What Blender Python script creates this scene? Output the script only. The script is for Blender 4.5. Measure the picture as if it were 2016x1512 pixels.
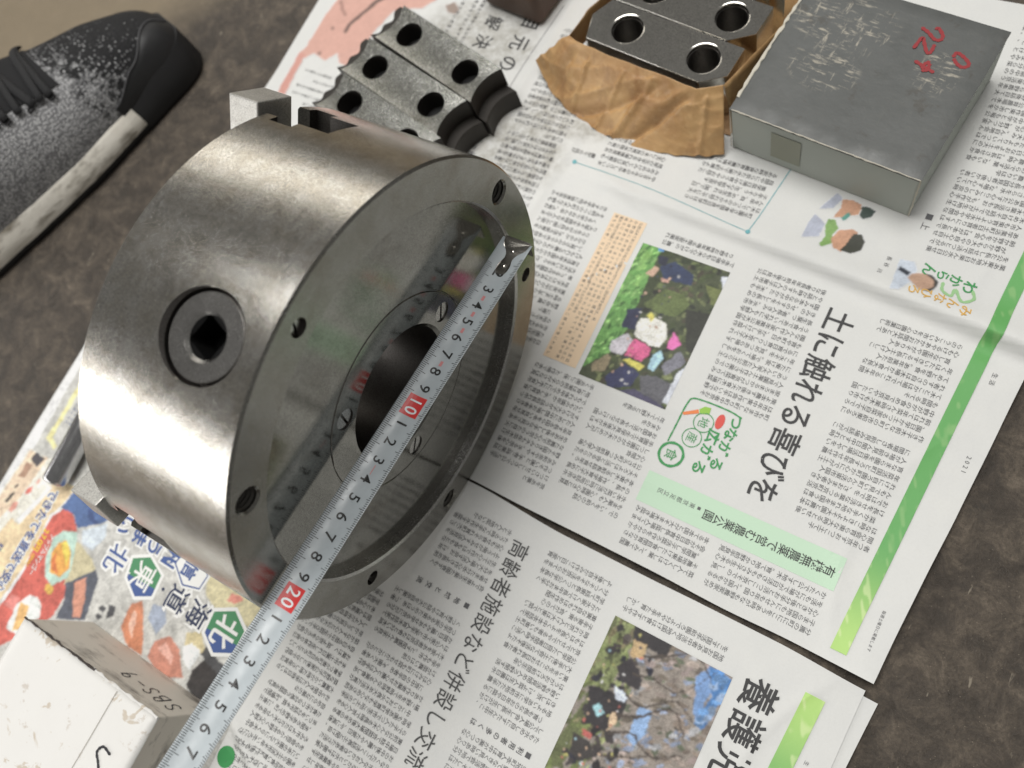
import bpy, bmesh, math, random
import numpy as np
from mathutils import Matrix, Vector
random.seed(7); rng = np.random.default_rng(7)
S = 0.001                                   # everything below is in millimetres
scn = bpy.context.scene
for o in list(bpy.data.objects): bpy.data.objects.remove(o)
COL = scn.collection

# ------------------------------------------------------------------ camera
cam = bpy.data.cameras.new('camera'); camo = bpy.data.objects.new('camera', cam); COL.objects.link(camo)
RIGHT = Vector((0.8522, 0.4501, -0.2669)); DOWN = Vector((0.3722, -0.8799, -0.2954)); FWD = Vector((-0.3678, 0.1525, -0.9173))
camo.matrix_world = Matrix(((RIGHT.x, -DOWN.x, -FWD.x, 0.18268), (RIGHT.y, -DOWN.y, -FWD.y, -0.03344),
                            (RIGHT.z, -DOWN.z, -FWD.z, 0.46636), (0, 0, 0, 1)))
cam.sensor_width = 36; cam.lens = 1635.09 / 2016 * 36; cam.clip_start = 0.01; cam.clip_end = 50
cam.dof.use_dof = True; cam.dof.focus_distance = 0.40; cam.dof.aperture_fstop = 7.0
scn.camera = camo

# ------------------------------------------------------------------ light: a dim workshop with strip lamps to the left
w = bpy.data.worlds.new('World'); scn.world = w; w.use_nodes = True
w.node_tree.nodes['Background'].inputs[0].default_value = (1.0, 0.98, 0.94, 1)
w.node_tree.nodes['Background'].inputs[1].default_value = 0.18
def area(name, loc, target, sx, sy, power, col):
    l = bpy.data.lights.new(name, 'AREA'); l.shape = 'RECTANGLE'; l.size = sx; l.size_y = sy; l.energy = power; l.color = col
    o = bpy.data.objects.new(name, l); COL.objects.link(o); o.location = loc
    o.rotation_euler = (Vector(target) - Vector(loc)).to_track_quat('-Z', 'Y').to_euler(); return o
area('strip_lamp_back', (-1.6, 1.7, 0.95), (0, 0, 0.1), 2.0, 0.42, 7.0, (1.0, 0.95, 0.86))
area('strip_lamp_front', (-1.6, -1.65, 0.66), (0, 0, 0.1), 2.2, 0.62, 25, (1.0, 0.98, 0.96))
area('ceiling_lamp', (-0.30, 0.42, 2.1), (0, 0.05, 0), 1.5, 0.9, 46, (1.0, 0.985, 0.955))
vs = scn.view_settings; vs.view_transform = 'Standard'; vs.look = 'None'; vs.exposure = 0.0; vs.gamma = 1.0
scn.cycles.max_bounces = 8; scn.cycles.use_denoising = True

# ------------------------------------------------------------------ helpers
def lin(c):
    c = np.asarray(c, float) / 255
    return np.where(c <= 0.04045, c / 12.92, ((c + 0.055) / 1.055) ** 2.4)
PW = 0.66                                    # albedo of bare newsprint, seen as about sRGB 207
def ink(c): return np.clip(lin(c) / lin((207, 207, 203)) * PW, 0.012, 0.8)

def mat(name, base=(0.5, 0.5, 0.5), rough=0.5, metal=0.0):
    m = bpy.data.materials.new(name); m.use_nodes = True
    b = m.node_tree.nodes['Principled BSDF']
    b.inputs['Base Color'].default_value = (*base, 1); b.inputs['Roughness'].default_value = rough; b.inputs['Metallic'].default_value = metal
    return m
class NT:
    def __init__(s, m): s.t = m.node_tree; s.b = s.t.nodes['Principled BSDF']; s.co = s.t.nodes.new('ShaderNodeTexCoord').outputs['Object']
    def map(s, scale=(1, 1, 1), rot=(0, 0, 0), src=None):
        n = s.t.nodes.new('ShaderNodeMapping'); n.inputs['Scale'].default_value = scale; n.inputs['Rotation'].default_value = rot
        s.t.links.new(src or s.co, n.inputs[0]); return n.outputs[0]
    def noise(s, scale, detail=4, rough=0.55, v=None, dist=0.0):
        n = s.t.nodes.new('ShaderNodeTexNoise'); n.inputs['Scale'].default_value = scale; n.inputs['Detail'].default_value = detail
        n.inputs['Roughness'].default_value = rough; n.inputs['Distortion'].default_value = dist
        s.t.links.new(v or s.co, n.inputs['Vector']); return n.outputs['Fac']
    def voro(s, scale, v=None, feature='F1', out='Distance', rnd=1.0):
        n = s.t.nodes.new('ShaderNodeTexVoronoi'); n.inputs['Scale'].default_value = scale; n.feature = feature
        n.inputs['Randomness'].default_value = rnd
        s.t.links.new(v or s.co, n.inputs['Vector']); return n.outputs[out]
    def ramp(s, f, stops):
        n = s.t.nodes.new('ShaderNodeValToRGB'); e = n.color_ramp.elements
        while len(e) < len(stops): e.new(0.5)
        for el, (p, c) in zip(e, stops):
            el.position = p; el.color = (c, c, c, 1) if isinstance(c, (int, float)) else (*c, 1)
        s.t.links.new(f, n.inputs[0]); return n.outputs[0]
    def mix(s, f, a, b, mode='MIX'):
        n = s.t.nodes.new('ShaderNodeMix'); n.data_type = 'RGBA'; n.blend_type = mode
        for i, x in ((0, f), (6, a), (7, b)):
            if isinstance(x, (int, float)): n.inputs[i].default_value = x if i == 0 else (x, x, x, 1)
            elif isinstance(x, tuple): n.inputs[i].default_value = (*x, 1)
            else: s.t.links.new(x, n.inputs[i])
        return n.outputs[2]
    def math(s, op, a, b=None):
        n = s.t.nodes.new('ShaderNodeMath'); n.operation = op
        for i, x in ((0, a), (1, b)):
            if x is None: continue
            if isinstance(x, (int, float)): n.inputs[i].default_value = x
            else: s.t.links.new(x, n.inputs[i])
        return n.outputs[0]
    def sep(s, v=None):
        n = s.t.nodes.new('ShaderNodeSeparateXYZ'); s.t.links.new(v or s.co, n.inputs[0]); return n.outputs
    def attr(s, name):
        n = s.t.nodes.new('ShaderNodeAttribute'); n.attribute_name = name; return n.outputs['Color']
    def col(s, x): s.t.links.new(x, s.b.inputs['Base Color'])
    def rgh(s, x): s.t.links.new(x, s.b.inputs['Roughness'])
    def bump(s, h, dist, strength=1.0):
        n = s.t.nodes.new('ShaderNodeBump'); n.inputs['Distance'].default_value = dist; n.inputs['Strength'].default_value = strength
        s.t.links.new(h, n.inputs['Height']); s.t.links.new(n.outputs[0], s.b.inputs['Normal'])

def thing(name, label, cat, loc=(0, 0, 0), rz=0.0, group=None):
    o = bpy.data.objects.new(name, None); COL.objects.link(o); o.location = Vector(loc) * S; o.rotation_euler = (0, 0, rz)
    o.empty_display_size = 0.02; o['label'] = label; o['category'] = cat
    if group: o['group'] = group
    return o
def tag(o, label, cat, group=None):
    o['label'] = label; o['category'] = cat
    if group: o['group'] = group
    return o
def mesh(name, verts, faces):
    me = bpy.data.meshes.new(name); me.from_pydata([tuple(np.asarray(v, float) * S) for v in verts], [], [tuple(int(i) for i in f) for f in faces]); me.update(); return me
def link(name, me, m=None, parent=None, smooth=None):
    o = bpy.data.objects.new(name, me); COL.objects.link(o)
    for x in (m if isinstance(m, (list, tuple)) else [m]):
        if x and not me.materials.get(x.name): me.materials.append(x)
    if parent: o.parent = parent
    if smooth is not None:
        me.polygons.foreach_set('use_smooth', [True] * len(me.polygons)); me.set_sharp_from_angle(angle=math.radians(smooth))
    return o
def obj(name, verts, faces, m, parent=None, smooth=None): return link(name, mesh(name, verts, faces), m, parent, smooth)
def bevel_obj(o, width, seg=2, angle=35):
    md = o.modifiers.new('bevel', 'BEVEL'); md.width = width * S; md.segments = seg; md.limit_method = 'ANGLE'; md.angle_limit = math.radians(angle)
    md.harden_normals = False; return o
def prism(poly, z0, z1):
    n = len(poly); v = [(x, y, z0) for x, y in poly] + [(x, y, z1) for x, y in poly]
    f = [tuple(range(n - 1, -1, -1)), tuple(range(n, 2 * n))] + [(i, (i + 1) % n, n + (i + 1) % n, n + i) for i in range(n)]
    return v, f
def box(x0, x1, y0, y1, z0, z1): return prism([(x0, y0), (x1, y0), (x1, y1), (x0, y1)], z0, z1)
def frame_pts(v, o, ex, ey, ez):
    o, ex, ey, ez = (np.asarray(a, float) for a in (o, ex, ey, ez)); return [o + p[0] * ex + p[1] * ey + p[2] * ez for p in v]
def cyl(r0, r1, z0, z1, n=48, ph=0.0):
    v = [(r0 * math.cos(ph + 2 * math.pi * i / n), r0 * math.sin(ph + 2 * math.pi * i / n), z0) for i in range(n)]
    v += [(r1 * math.cos(ph + 2 * math.pi * i / n), r1 * math.sin(ph + 2 * math.pi * i / n), z1) for i in range(n)]
    return v, [tuple(range(n - 1, -1, -1)), tuple(range(n, 2 * n))] + [(i, (i + 1) % n, n + (i + 1) % n, n + i) for i in range(n)]
def loop_lathe(prof, n):                     # closed profile [(h, r)] turned round local z
    m = len(prof); v = []; f = []
    for i in range(n):
        a = 2 * math.pi * i / n
        v += [(r * math.cos(a), r * math.sin(a), h) for h, r in prof]
    for i in range(n):
        j = (i + 1) % n
        for k in range(m): f.append((i * m + k, j * m + k, j * m + (k + 1) % m, i * m + (k + 1) % m))
    return v, f
def fix_normals(me):
    bm = bmesh.new(); bm.from_mesh(me); bmesh.ops.recalc_face_normals(bm, faces=bm.faces); bm.to_mesh(me); bm.free(); return me
def carve(me, cutters):                      # exact boolean difference, returns a plain mesh
    o = bpy.data.objects.new('carved', fix_normals(me)); COL.objects.link(o); cs = []
    for v, f in cutters:
        c = bpy.data.objects.new('cutter', fix_normals(mesh('cutter', v, f))); COL.objects.link(c); cs.append(c)
        md = o.modifiers.new('cut', 'BOOLEAN'); md.object = c; md.operation = 'DIFFERENCE'; md.solver = 'EXACT'
    dg = bpy.context.evaluated_depsgraph_get(); dg.update()
    out = bpy.data.meshes.new_from_object(o.evaluated_get(dg), depsgraph=dg)
    for c in [o] + cs: bpy.data.objects.remove(c)
    return out

# ------------------------------------------------------------------ glyphs (lettering as flat geometry)
_G = {}
def glyph(ch, off=0.0):
    if (ch, off) in _G: return _G[ch, off]
    c = bpy.data.curves.new('glyph', 'FONT'); c.body = ch; c.resolution_u = 2 if off == 0 else 4; c.offset = off
    o = bpy.data.objects.new('glyph', c); COL.objects.link(o); me = o.to_mesh()
    v = np.array([p.co[:2] for p in me.vertices]).reshape(-1, 2); f = [tuple(p.vertices) for p in me.polygons]
    o.to_mesh_clear(); bpy.data.objects.remove(o); bpy.data.curves.remove(c)
    if len(v):
        if ord(ch) > 0x2000: ctr = np.array((0.5, 0.38))
        else: ctr = (v.max(0) + v.min(0)) / 2
        v = v - ctr
    _G[ch, off] = (v, f); return v, f
class Ink:                                   # collects flat shapes, place() maps (a, b) in the plane to 3-D
    def __init__(s, place): s.place = place; s.v = []; s.f = []; s.n = 0
    def add(s, pts, faces):
        s.v.append(np.asarray(pts, float)); s.f += [tuple(i + s.n for i in fc) for fc in faces]; s.n += len(pts)
    def char(s, ch, a, b, sa, sb=None, off=0.0, right=(1, 0), up=(0, 1)):
        g, f = glyph(ch, off)
        if not len(g): return
        sb = sb or sa; r = np.asarray(right); u = np.asarray(up)
        s.add(np.array((a, b)) + np.outer(g[:, 0] * sa, r) + np.outer(g[:, 1] * sb, u), f)
    def poly(s, pts): s.add(pts, [tuple(range(len(pts)))])
    def stroke(s, pts, wd):
        p = np.asarray(pts, float); q = []
        t = np.gradient(p, axis=0); t /= np.linalg.norm(t, axis=1)[:, None] + 1e-9
        n = np.c_[-t[:, 1], t[:, 0]]; ww = wd * (0.5 + 0.08 * np.sin(np.arange(len(p)) * 1.7)); 
        a = p + n * ww[:, None]; b = p - n * ww[:, None]
        a0 = p[0] - t[0] * wd * 0.4; a1 = p[-1] + t[-1] * wd * 0.4
        v = np.r_[a, b, [a0, a1]]; k = len(p)
        s.add(v, [(i, i + 1, k + i + 1, k + i) for i in range(k - 1)] + [(2 * k, 0, k), (2 * k + 1, 2 * k - 1, k - 1)])
    def build(s, name, m, parent, stuff=False, label=None, each=False, lift=True):
        if not s.v: return
        if each:                             # one part for each letter or shape
            k = 0
            for pts in s.v:
                fs = [tuple(i - k for i in fc) for fc in s.f if k <= fc[0] < k + len(pts)]
                q = s.place(pts); q[:, 2] += 0.004 * (len(bpy.data.objects) % 9) if lift else 0; obj(name, q, fs, m, parent); k += len(pts)
            return
        o = obj(name, s.place(np.concatenate(s.v)), s.f, m, parent)
        if stuff: o['kind'] = 'stuff'
        if label: o['label'] = label
        return o
def curve_pts(pts, n=8):                     # Catmull-Rom through 2-D points
    p = np.asarray(pts, float); p = np.r_[[2 * p[0] - p[1]], p, [2 * p[-1] - p[-2]]]; out = []
    for i in range(1, len(p) - 2):
        for t in np.linspace(0, 1, n, endpoint=False):
            out.append(0.5 * ((2 * p[i]) + (-p[i - 1] + p[i + 1]) * t + (2 * p[i - 1] - 5 * p[i] + 4 * p[i + 1] - p[i + 2]) * t * t + (-p[i - 1] + 3 * p[i] - 3 * p[i + 1] + p[i + 2]) * t ** 3))
    out.append(p[-2]); return np.array(out)
_T = rng.random((64, 64))
def vnoise(x, y):                            # smooth value noise, array in, array out
    x = np.asarray(x, float); y = np.asarray(y, float); i = np.floor(x).astype(int); j = np.floor(y).astype(int)
    u = x - i; v = y - j; u = u * u * (3 - 2 * u); v = v * v * (3 - 2 * v)
    g = lambda a, b: _T[a % 64, b % 64]
    return (g(i, j) * (1 - u) + g(i + 1, j) * u) * (1 - v) + (g(i, j + 1) * (1 - u) + g(i + 1, j + 1) * u) * v
def smooth(x, a, b):
    t = np.clip((np.asarray(x, float) - a) / (b - a), 0, 1); return t * t * (3 - 2 * t)
AD=[((188,187,178),None),
((232,232,228),[(-319.3,-59.4),(-313.9,-38.0),(-309.3,-140.3),(-310.4,-178.9),(-316.3,-211.4),(-331.3,-194.8)]),
((226,218,150),[(-304.5,-74.4),(-300.4,-72.7),(-300.3,-124.1),(-291.9,-127.6),(-292.8,-130.5),(-304.7,-126.9)]),
((228,222,205),[(-315.3,-173.3),(-312.5,-138.5),(-293.3,-137.9),(-284.2,-137.0),(-267.6,-137.3),(-256.8,-144.1),(-276.3,-153.1),(-288.3,-178.4),(-294.6,-197.0),(-301.8,-227.7),(-318.8,-208.7)]),
((226,200,168),[(-315.6,-199.3),(-314.1,-174.7),(-311.5,-139.7),(-293.3,-137.9),(-298.2,-173.2),(-303.3,-187.1),(-308.2,-207.5)]),
((78,74,76),[(-307.3,-144.7),(-305.7,-137.9),(-295.5,-139.3),(-298.3,-146.6)]),
((165,130,105),[(-308.5,-159.3),(-308.9,-147.4),(-302.3,-147.2),(-303.1,-157.6)]),
((236,110,95),[(-295.3,-166.7),(-295.4,-162.0),(-292.5,-159.5),(-291.3,-162.9),(-292.9,-166.4)]),
((228,160,142),[(-291.7,-157.1),(-291.7,-153.2),(-289.3,-152.1),(-288.8,-155.4)]),
((225,155,135),[(-300.6,-182.3),(-300.7,-175.6),(-297.0,-172.7),(-295.4,-177.8),(-297.5,-182.0)]),
((70,70,66),[(-308.3,-178.0),(-305.3,-169.0),(-303.2,-170.0),(-305.9,-178.8)]),
((70,70,66),[(-307.2,-166.7),(-306.3,-163.9),(-304.3,-164.2),(-305.3,-167.0)]),
((220,196,152),[(-304.2,-225.0),(-296.6,-194.8),(-294.3,-184.4),(-286.2,-186.0),(-278.2,-150.9),(-276.7,-147.4),(-260.7,-143.9),(-257.7,-145.6),(-261.2,-159.7),(-265.8,-168.5),(-262.2,-206.5),(-265.0,-231.2),(-276.1,-256.3)]),
((232,230,222),[(-289.4,-183.6),(-279.5,-152.6),(-276.3,-153.1),(-285.1,-184.7)]),
((235,232,225),[(-265.0,-231.2),(-262.2,-206.5),(-265.8,-168.5),(-261.2,-159.7),(-256.8,-144.1),(-254.0,-144.3),(-258.1,-160.9),(-262.9,-169.4),(-259.0,-206.4),(-262.3,-234.3)]),
((202,92,76),[(-269.3,-263.8),(-262.3,-234.3),(-259.8,-208.7),(-263.1,-195.1),(-263.4,-168.1),(-258.5,-160.4),(-249.8,-159.3),(-240.0,-165.0),(-234.5,-171.8),(-226.0,-190.0),(-219.1,-206.8),(-219.8,-221.7),(-234.2,-241.8),(-260.4,-273.7)]),
((78,104,148),[(-260.5,-160.5),(-256.8,-144.1),(-229.7,-148.6),(-215.3,-145.6),(-222.5,-154.6),(-238.2,-166.0),(-248.6,-159.5)]),
((60,80,125),[(-239.5,-151.4),(-234.8,-150.7),(-229.4,-154.9),(-223.9,-155.4),(-227.7,-158.3),(-233.9,-157.1)]),
((190,200,205),[(-234.1,-165.9),(-218.8,-152.9),(-214.2,-161.9),(-218.1,-173.1),(-228.7,-172.7)]),
((192,182,142),[(-233.5,-173.1),(-214.9,-177.1),(-205.4,-183.4),(-224.4,-200.3),(-227.1,-190.6)]),
((176,206,188),[(-242.1,-203.6),(-250.1,-192.6),(-252.3,-179.6),(-247.5,-172.0),(-237.2,-168.5),(-234.1,-172.3),(-227.4,-187.0),(-224.4,-195.9),(-233.2,-205.4)]),
((236,160,62),[(-240.5,-199.1),(-247.5,-189.4),(-247.1,-180.9),(-242.1,-176.6),(-233.6,-180.7),(-227.5,-190.7),(-230.7,-199.0)]),
((250,200,70),[(-244.8,-179.8),(-240.7,-177.0),(-233.2,-182.4),(-230.8,-190.5),(-238.5,-185.0)]),
((205,110,50),[(-240.9,-197.4),(-245.0,-191.2),(-244.8,-186.2),(-239.3,-192.9),(-233.1,-198.0)]),
((84,88,98),[(-224.0,-198.9),(-207.8,-181.7),(-202.3,-185.5),(-197.7,-201.3),(-194.8,-211.3),(-216.3,-220.9),(-217.4,-209.5)]),
((206,140,112),[(-218.3,-195.8),(-211.3,-189.3),(-203.3,-200.6),(-199.5,-211.6),(-205.3,-213.8)]),
((235,182,70),[(-236.6,-210.1),(-237.5,-207.2),(-235.5,-205.1),(-231.9,-205.1),(-229.6,-207.3),(-229.7,-210.3),(-232.6,-211.8)]),
((218,222,214),[(-248.5,-243.8),(-251.0,-228.5),(-245.6,-219.1),(-238.4,-216.9),(-232.0,-219.5),(-228.5,-226.1),(-237.9,-243.7)]),
((226,176,102),[(-242.6,-243.3),(-249.3,-225.4),(-240.4,-224.6),(-235.6,-238.9)]),
((222,130,118),[(-260.4,-233.3),(-258.8,-224.3),(-251.3,-224.2),(-250.6,-232.7)]),
((206,196,152),[(-165.7,-145.6),(-83.3,-142.9),(-81.1,-158.6),(-89.1,-159.3),(-100.6,-153.8),(-114.0,-160.6),(-123.9,-156.7),(-128.9,-147.0),(-144.4,-149.4)]),
((238,140,120),[(-108.4,-153.0),(-107.4,-147.6),(-101.5,-146.1),(-97.9,-147.6),(-102.6,-152.1)]),
((198,184,138),[(-122.8,-182.0),(-114.3,-175.8),(-103.9,-185.6),(-105.6,-188.1),(-113.0,-187.0),(-119.6,-188.8)]),
((200,126,86),[(-167.9,-202.0),(-169.8,-187.1),(-163.8,-181.2),(-156.1,-188.9),(-143.5,-208.2),(-155.6,-209.4)]),
((226,176,150),[(-164.1,-198.2),(-165.8,-188.6),(-161.8,-190.0),(-155.7,-204.3)]),
((192,126,102),[(-139.8,-206.9),(-140.3,-197.0),(-133.3,-189.8),(-122.0,-191.7),(-109.5,-205.3),(-122.3,-212.1)]),
((222,165,145),[(-135.7,-198.9),(-132.6,-193.9),(-123.2,-197.5),(-121.2,-203.2)]),
((150,160,175),[(-153.4,-187.5),(-154.8,-179.4),(-145.4,-176.4),(-139.9,-183.9),(-141.9,-193.6)]),
((222,226,222),[(-115.0,-196.5),(-120.0,-190.7),(-116.3,-185.4),(-108.3,-186.2),(-107.0,-192.2),(-108.3,-199.6)]),
((56,52,50),[(-104.7,-207.7),(-106.1,-197.8),(-102.9,-190.1),(-88.1,-185.5),(-76.9,-189.4),(-82.1,-218.2)]),
((74,74,74),[(-106.6,-188.0),(-105.2,-182.5),(-84.9,-186.4),(-86.2,-193.0)]),
((70,70,72),[(-191.1,-199.7),(-189.3,-197.0),(-184.9,-197.6),(-186.1,-201.1)]),
((70,70,72),[(-190.5,-204.8),(-188.9,-202.5),(-184.1,-203.6),(-186.4,-206.9)]),
((70,70,72),[(-184.7,-194.7),(-179.7,-193.6),(-176.8,-199.2),(-180.9,-202.7)])]
PH1=[((70,78,50),None),
((100,160,70),[(28.4,159.7),(43.0,157.7),(46.7,133.9),(46.5,105.5),(42.2,86.3),(32.2,71.7),(29.3,70.5)]),
((130,185,85),[(32.3,153.8),(39.5,152.8),(40.9,128.1),(36.6,130.0)]),
((60,70,40),[(43.3,154.2),(45.4,158.5),(52.5,157.6),(49.4,120.7),(47.9,99.0),(46.4,95.0)]),
((45,60,95),[(47.4,146.7),(54.6,152.9),(67.9,149.0),(70.0,142.1),(60.3,140.5),(52.1,140.2)]),
((35,40,60),[(43.5,152.4),(50.5,153.2),(50.3,147.8),(45.3,147.7)]),
((70,140,200),[(40.7,158.3),(43.2,159.6),(45.2,156.7),(42.7,155.4)]),
((205,165,135),[(40.9,138.9),(44.6,145.6),(48.1,145.2),(46.0,139.0)]),
((200,150,130),[(50.7,139.7),(56.3,140.4),(56.9,137.8),(52.4,137.5)]),
((95,110,55),[(56.6,134.1),(67.7,134.9),(74.6,130.5),(69.6,119.9),(57.1,118.5),(48.0,120.2)]),
((110,120,60),[(77.5,145.6),(89.0,144.8),(91.5,135.4),(85.5,134.8)]),
((50,52,42),[(73.1,126.5),(88.1,128.9),(98.5,119.4),(98.1,99.1),(83.6,103.2)]),
((205,210,220),[(83.8,153.2),(96.2,155.1),(96.3,139.0),(90.7,140.2)]),
((40,45,75),[(40.8,113.8),(48.7,118.7),(50.7,103.7),(42.1,102.0)]),
((228,224,210),[(51.0,111.5),(58.5,115.5),(66.7,113.5),(70.0,106.2),(68.4,99.8),(62.6,98.1),(52.1,100.8),(49.9,106.8)]),
((230,215,70),[(53.3,114.5),(55.3,117.4),(58.1,115.0),(57.5,112.0)]),
((236,80,140),[(51.4,95.2),(52.8,99.3),(63.9,96.9),(65.3,92.3),(62.5,87.1),(52.0,86.8)]),
((230,215,70),[(51.7,86.0),(63.0,85.9),(66.0,85.1),(63.6,82.0),(52.2,83.5)]),
((230,90,170),[(72.2,110.6),(76.3,108.8),(79.6,105.0),(76.8,100.5),(72.6,100.5)]),
((160,205,220),[(67.2,93.1),(70.0,97.7),(73.4,93.9),(71.2,84.6),(67.8,84.8)]),
((195,190,195),[(40.8,92.7),(47.2,100.5),(52.1,97.3),(50.6,86.3),(42.2,86.3)]),
((150,135,100),[(35.7,74.9),(41.4,84.2),(44.4,83.0),(44.9,73.6),(37.8,70.6)]),
((50,55,95),[(46.3,70.7),(54.0,82.5),(65.0,80.3),(62.9,70.9),(51.1,64.2)]),
((120,120,130),[(74.0,89.1),(80.9,102.1),(86.8,96.1),(79.3,84.6)]),
((95,95,100),[(65.7,78.9),(73.9,82.3),(87.2,81.2),(84.3,66.7),(69.7,70.4)]),
((205,210,218),[(84.6,86.8),(87.4,94.7),(92.7,93.5),(92.4,80.1),(89.6,69.0),(84.4,70.0)]),
((75,70,100),[(53.2,63.4),(66.3,70.6),(85.6,67.2),(85.8,63.4),(69.6,63.7)])]
PH2=[((112,104,88),None),
((128,138,82),[(112.1,-49.1),(124.1,-48.9),(124.8,-66.1),(125.5,-83.2),(119.5,-86.4),(109.8,-91.7)]),
((98,105,62),[(118.3,-84.1),(125.5,-83.2),(122.3,-110.7),(118.3,-133.2),(108.8,-138.6),(104.6,-154.5)]),
((44,40,42),[(122.9,-49.5),(134.2,-48.1),(145.2,-49.6),(144.3,-57.2),(132.7,-57.6),(125.1,-57.2)]),
((190,160,110),[(126.0,-57.3),(133.4,-55.8),(134.2,-64.0),(127.2,-64.9)]),
((50,45,48),[(123.4,-72.7),(127.8,-66.0),(135.2,-69.3),(140.0,-78.2),(127.9,-79.0)]),
((46,42,44),[(114.6,-89.0),(125.4,-86.1),(135.8,-86.1),(136.7,-94.2),(131.7,-105.4),(120.1,-106.2)]),
((150,200,205),[(120.3,-97.5),(123.3,-94.4),(127.9,-97.6),(125.1,-101.1)]),
((210,180,140),[(130.8,-97.4),(132.6,-93.6),(135.9,-98.8),(132.9,-104.7)]),
((190,90,80),[(120.0,-109.1),(126.4,-109.8),(126.3,-112.7),(121.6,-112.4)]),
((60,55,52),[(117.5,-113.3),(126.8,-113.8),(132.4,-119.0),(126.4,-125.2),(119.5,-123.5)]),
((200,210,220),[(126.6,-82.5),(134.7,-83.9),(135.2,-87.9),(129.8,-88.0)]),
((130,165,205),[(142.7,-85.2),(149.5,-84.3),(151.3,-97.3),(147.6,-104.9),(143.2,-101.8)]),
((56,118,178),[(165.5,-50.3),(178.8,-51.0),(177.4,-64.8),(175.0,-81.3),(171.2,-77.8),(172.6,-63.3)]),
((110,150,200),[(161.8,-57.9),(166.0,-51.4),(171.6,-61.0),(170.8,-78.1),(166.7,-72.0)]),
((150,130,125),[(149.9,-75.6),(165.6,-72.7),(171.3,-91.6),(163.1,-104.4),(153.5,-96.0)]),
((80,72,62),[(134.7,-117.7),(149.8,-106.4),(163.8,-87.5),(166.0,-89.1),(154.1,-109.5),(141.7,-119.9)]),
((150,150,70),[(127.9,-116.0),(137.3,-107.9),(139.2,-117.9),(130.1,-126.5)])]
PINK=[((220,219,213),None),
((208,154,134),[(-279.4,265.1),(-282.1,249.9),(-282.6,218.6),(-285.3,213.1),(-278.3,210.3),(-272.5,217.1),(-259.1,213.3),(-256.0,217.9),(-251.8,222.3),(-247.6,215.6),(-235.2,214.5),(-232.9,234.5),(-231.9,248.8),(-226.5,267.9),(-205.7,276.5),(-197.0,285.7),(-202.9,312.4),(-279.3,294.5)]),
((205,140,122),[(-284.9,214.2),(-279.3,213.4),(-276.0,176.8),(-284.0,177.2)]),
((110,84,74),[(-258.3,240.8),(-257.4,250.5),(-251.7,261.5),(-246.6,273.3),(-243.1,283.7),(-236.8,279.6),(-243.8,270.2),(-250.5,257.1),(-254.2,248.5),(-254.8,239.9)]),
((165,120,105),[(-275.9,266.0),(-263.8,254.6),(-264.6,252.5),(-277.5,263.6)]),
((130,100,88),[(-271.3,240.7),(-269.9,242.5),(-267.3,240.8),(-268.7,239.0)]),
((130,100,88),[(-270.2,218.2),(-268.4,220.1),(-266.0,218.0),(-267.6,216.6)]),
((150,130,115),[(-188.3,283.2),(-182.6,288.4),(-175.0,282.9),(-175.6,278.2),(-183.6,278.0)])]
KID=[((214,214,210),None),
((165,172,190),[(116.2,201.9),(117.7,209.4),(125.4,205.1),(125.1,196.3),(116.5,192.2)]),
((165,172,190),[(118.3,213.1),(124.7,225.9),(128.6,223.7),(125.7,215.7)]),
((120,170,60),[(126.0,203.6),(125.5,208.6),(129.7,209.4),(133.4,205.2),(131.8,200.4),(133.6,194.2),(128.6,189.6),(126.9,191.8),(128.5,197.5)]),
((205,140,90),[(131.9,197.0),(133.9,204.0),(140.9,207.2),(144.4,205.7),(142.4,195.7),(140.1,190.4),(135.3,191.4)]),
((60,62,48),[(138.9,191.3),(141.1,197.6),(142.6,204.3),(146.4,205.0),(150.2,200.9),(149.7,195.6),(145.6,191.1)]),
((205,140,90),[(127.9,210.2),(129.4,217.7),(128.6,223.7),(134.3,224.3),(139.6,223.3),(140.7,216.8),(135.5,213.5)]),
((50,72,62),[(140.9,216.1),(140.3,222.5),(144.2,222.8),(148.2,221.4),(147.3,217.0),(143.9,214.4)]),
((50,150,130),[(131.8,211.6),(135.1,216.2),(136.8,214.0),(133.8,210.2)])]
POR=[((214,214,210),None),
((185,195,205),[(172.2,175.8),(170.7,197.7),(178.1,198.7),(181.4,193.4),(180.5,184.8),(176.3,177.3)]),
((50,55,65),[(171.9,190.8),(172.6,193.4),(178.8,191.4),(177.8,188.4)]),
((185,145,115),[(178.4,187.3),(179.5,191.0),(185.3,193.9),(191.4,192.2),(192.7,185.6),(189.7,181.8),(185.6,181.9)]),
((60,58,52),[(185.3,193.9),(189.3,194.1),(193.4,191.0),(194.2,187.4),(191.6,182.6),(188.3,181.9),(192.3,186.7),(191.4,190.6)])]
RED=[[(133.6,313.7),(137.6,311.6),(142.0,308.2),(145.1,308.5),(145.2,311.6),(141.9,315.3),(140.4,314.9)],[(133.9,300.4),(135.8,307.6),(138.2,304.1),(141.2,299.3),(143.0,299.8),(143.3,304.5)],[(137.7,292.3),(142.9,290.2),(148.5,288.0)],[(144.4,293.7),(142.7,291.7),(142.3,289.1)],[(143.0,287.6),(145.2,288.7),(145.1,292.4)],[(154.8,300.1),(155.8,302.8),(159.4,301.4),(163.2,298.4),(163.6,296.1),(160.9,294.8),(157.7,296.4),(155.7,298.6)]]
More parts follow.
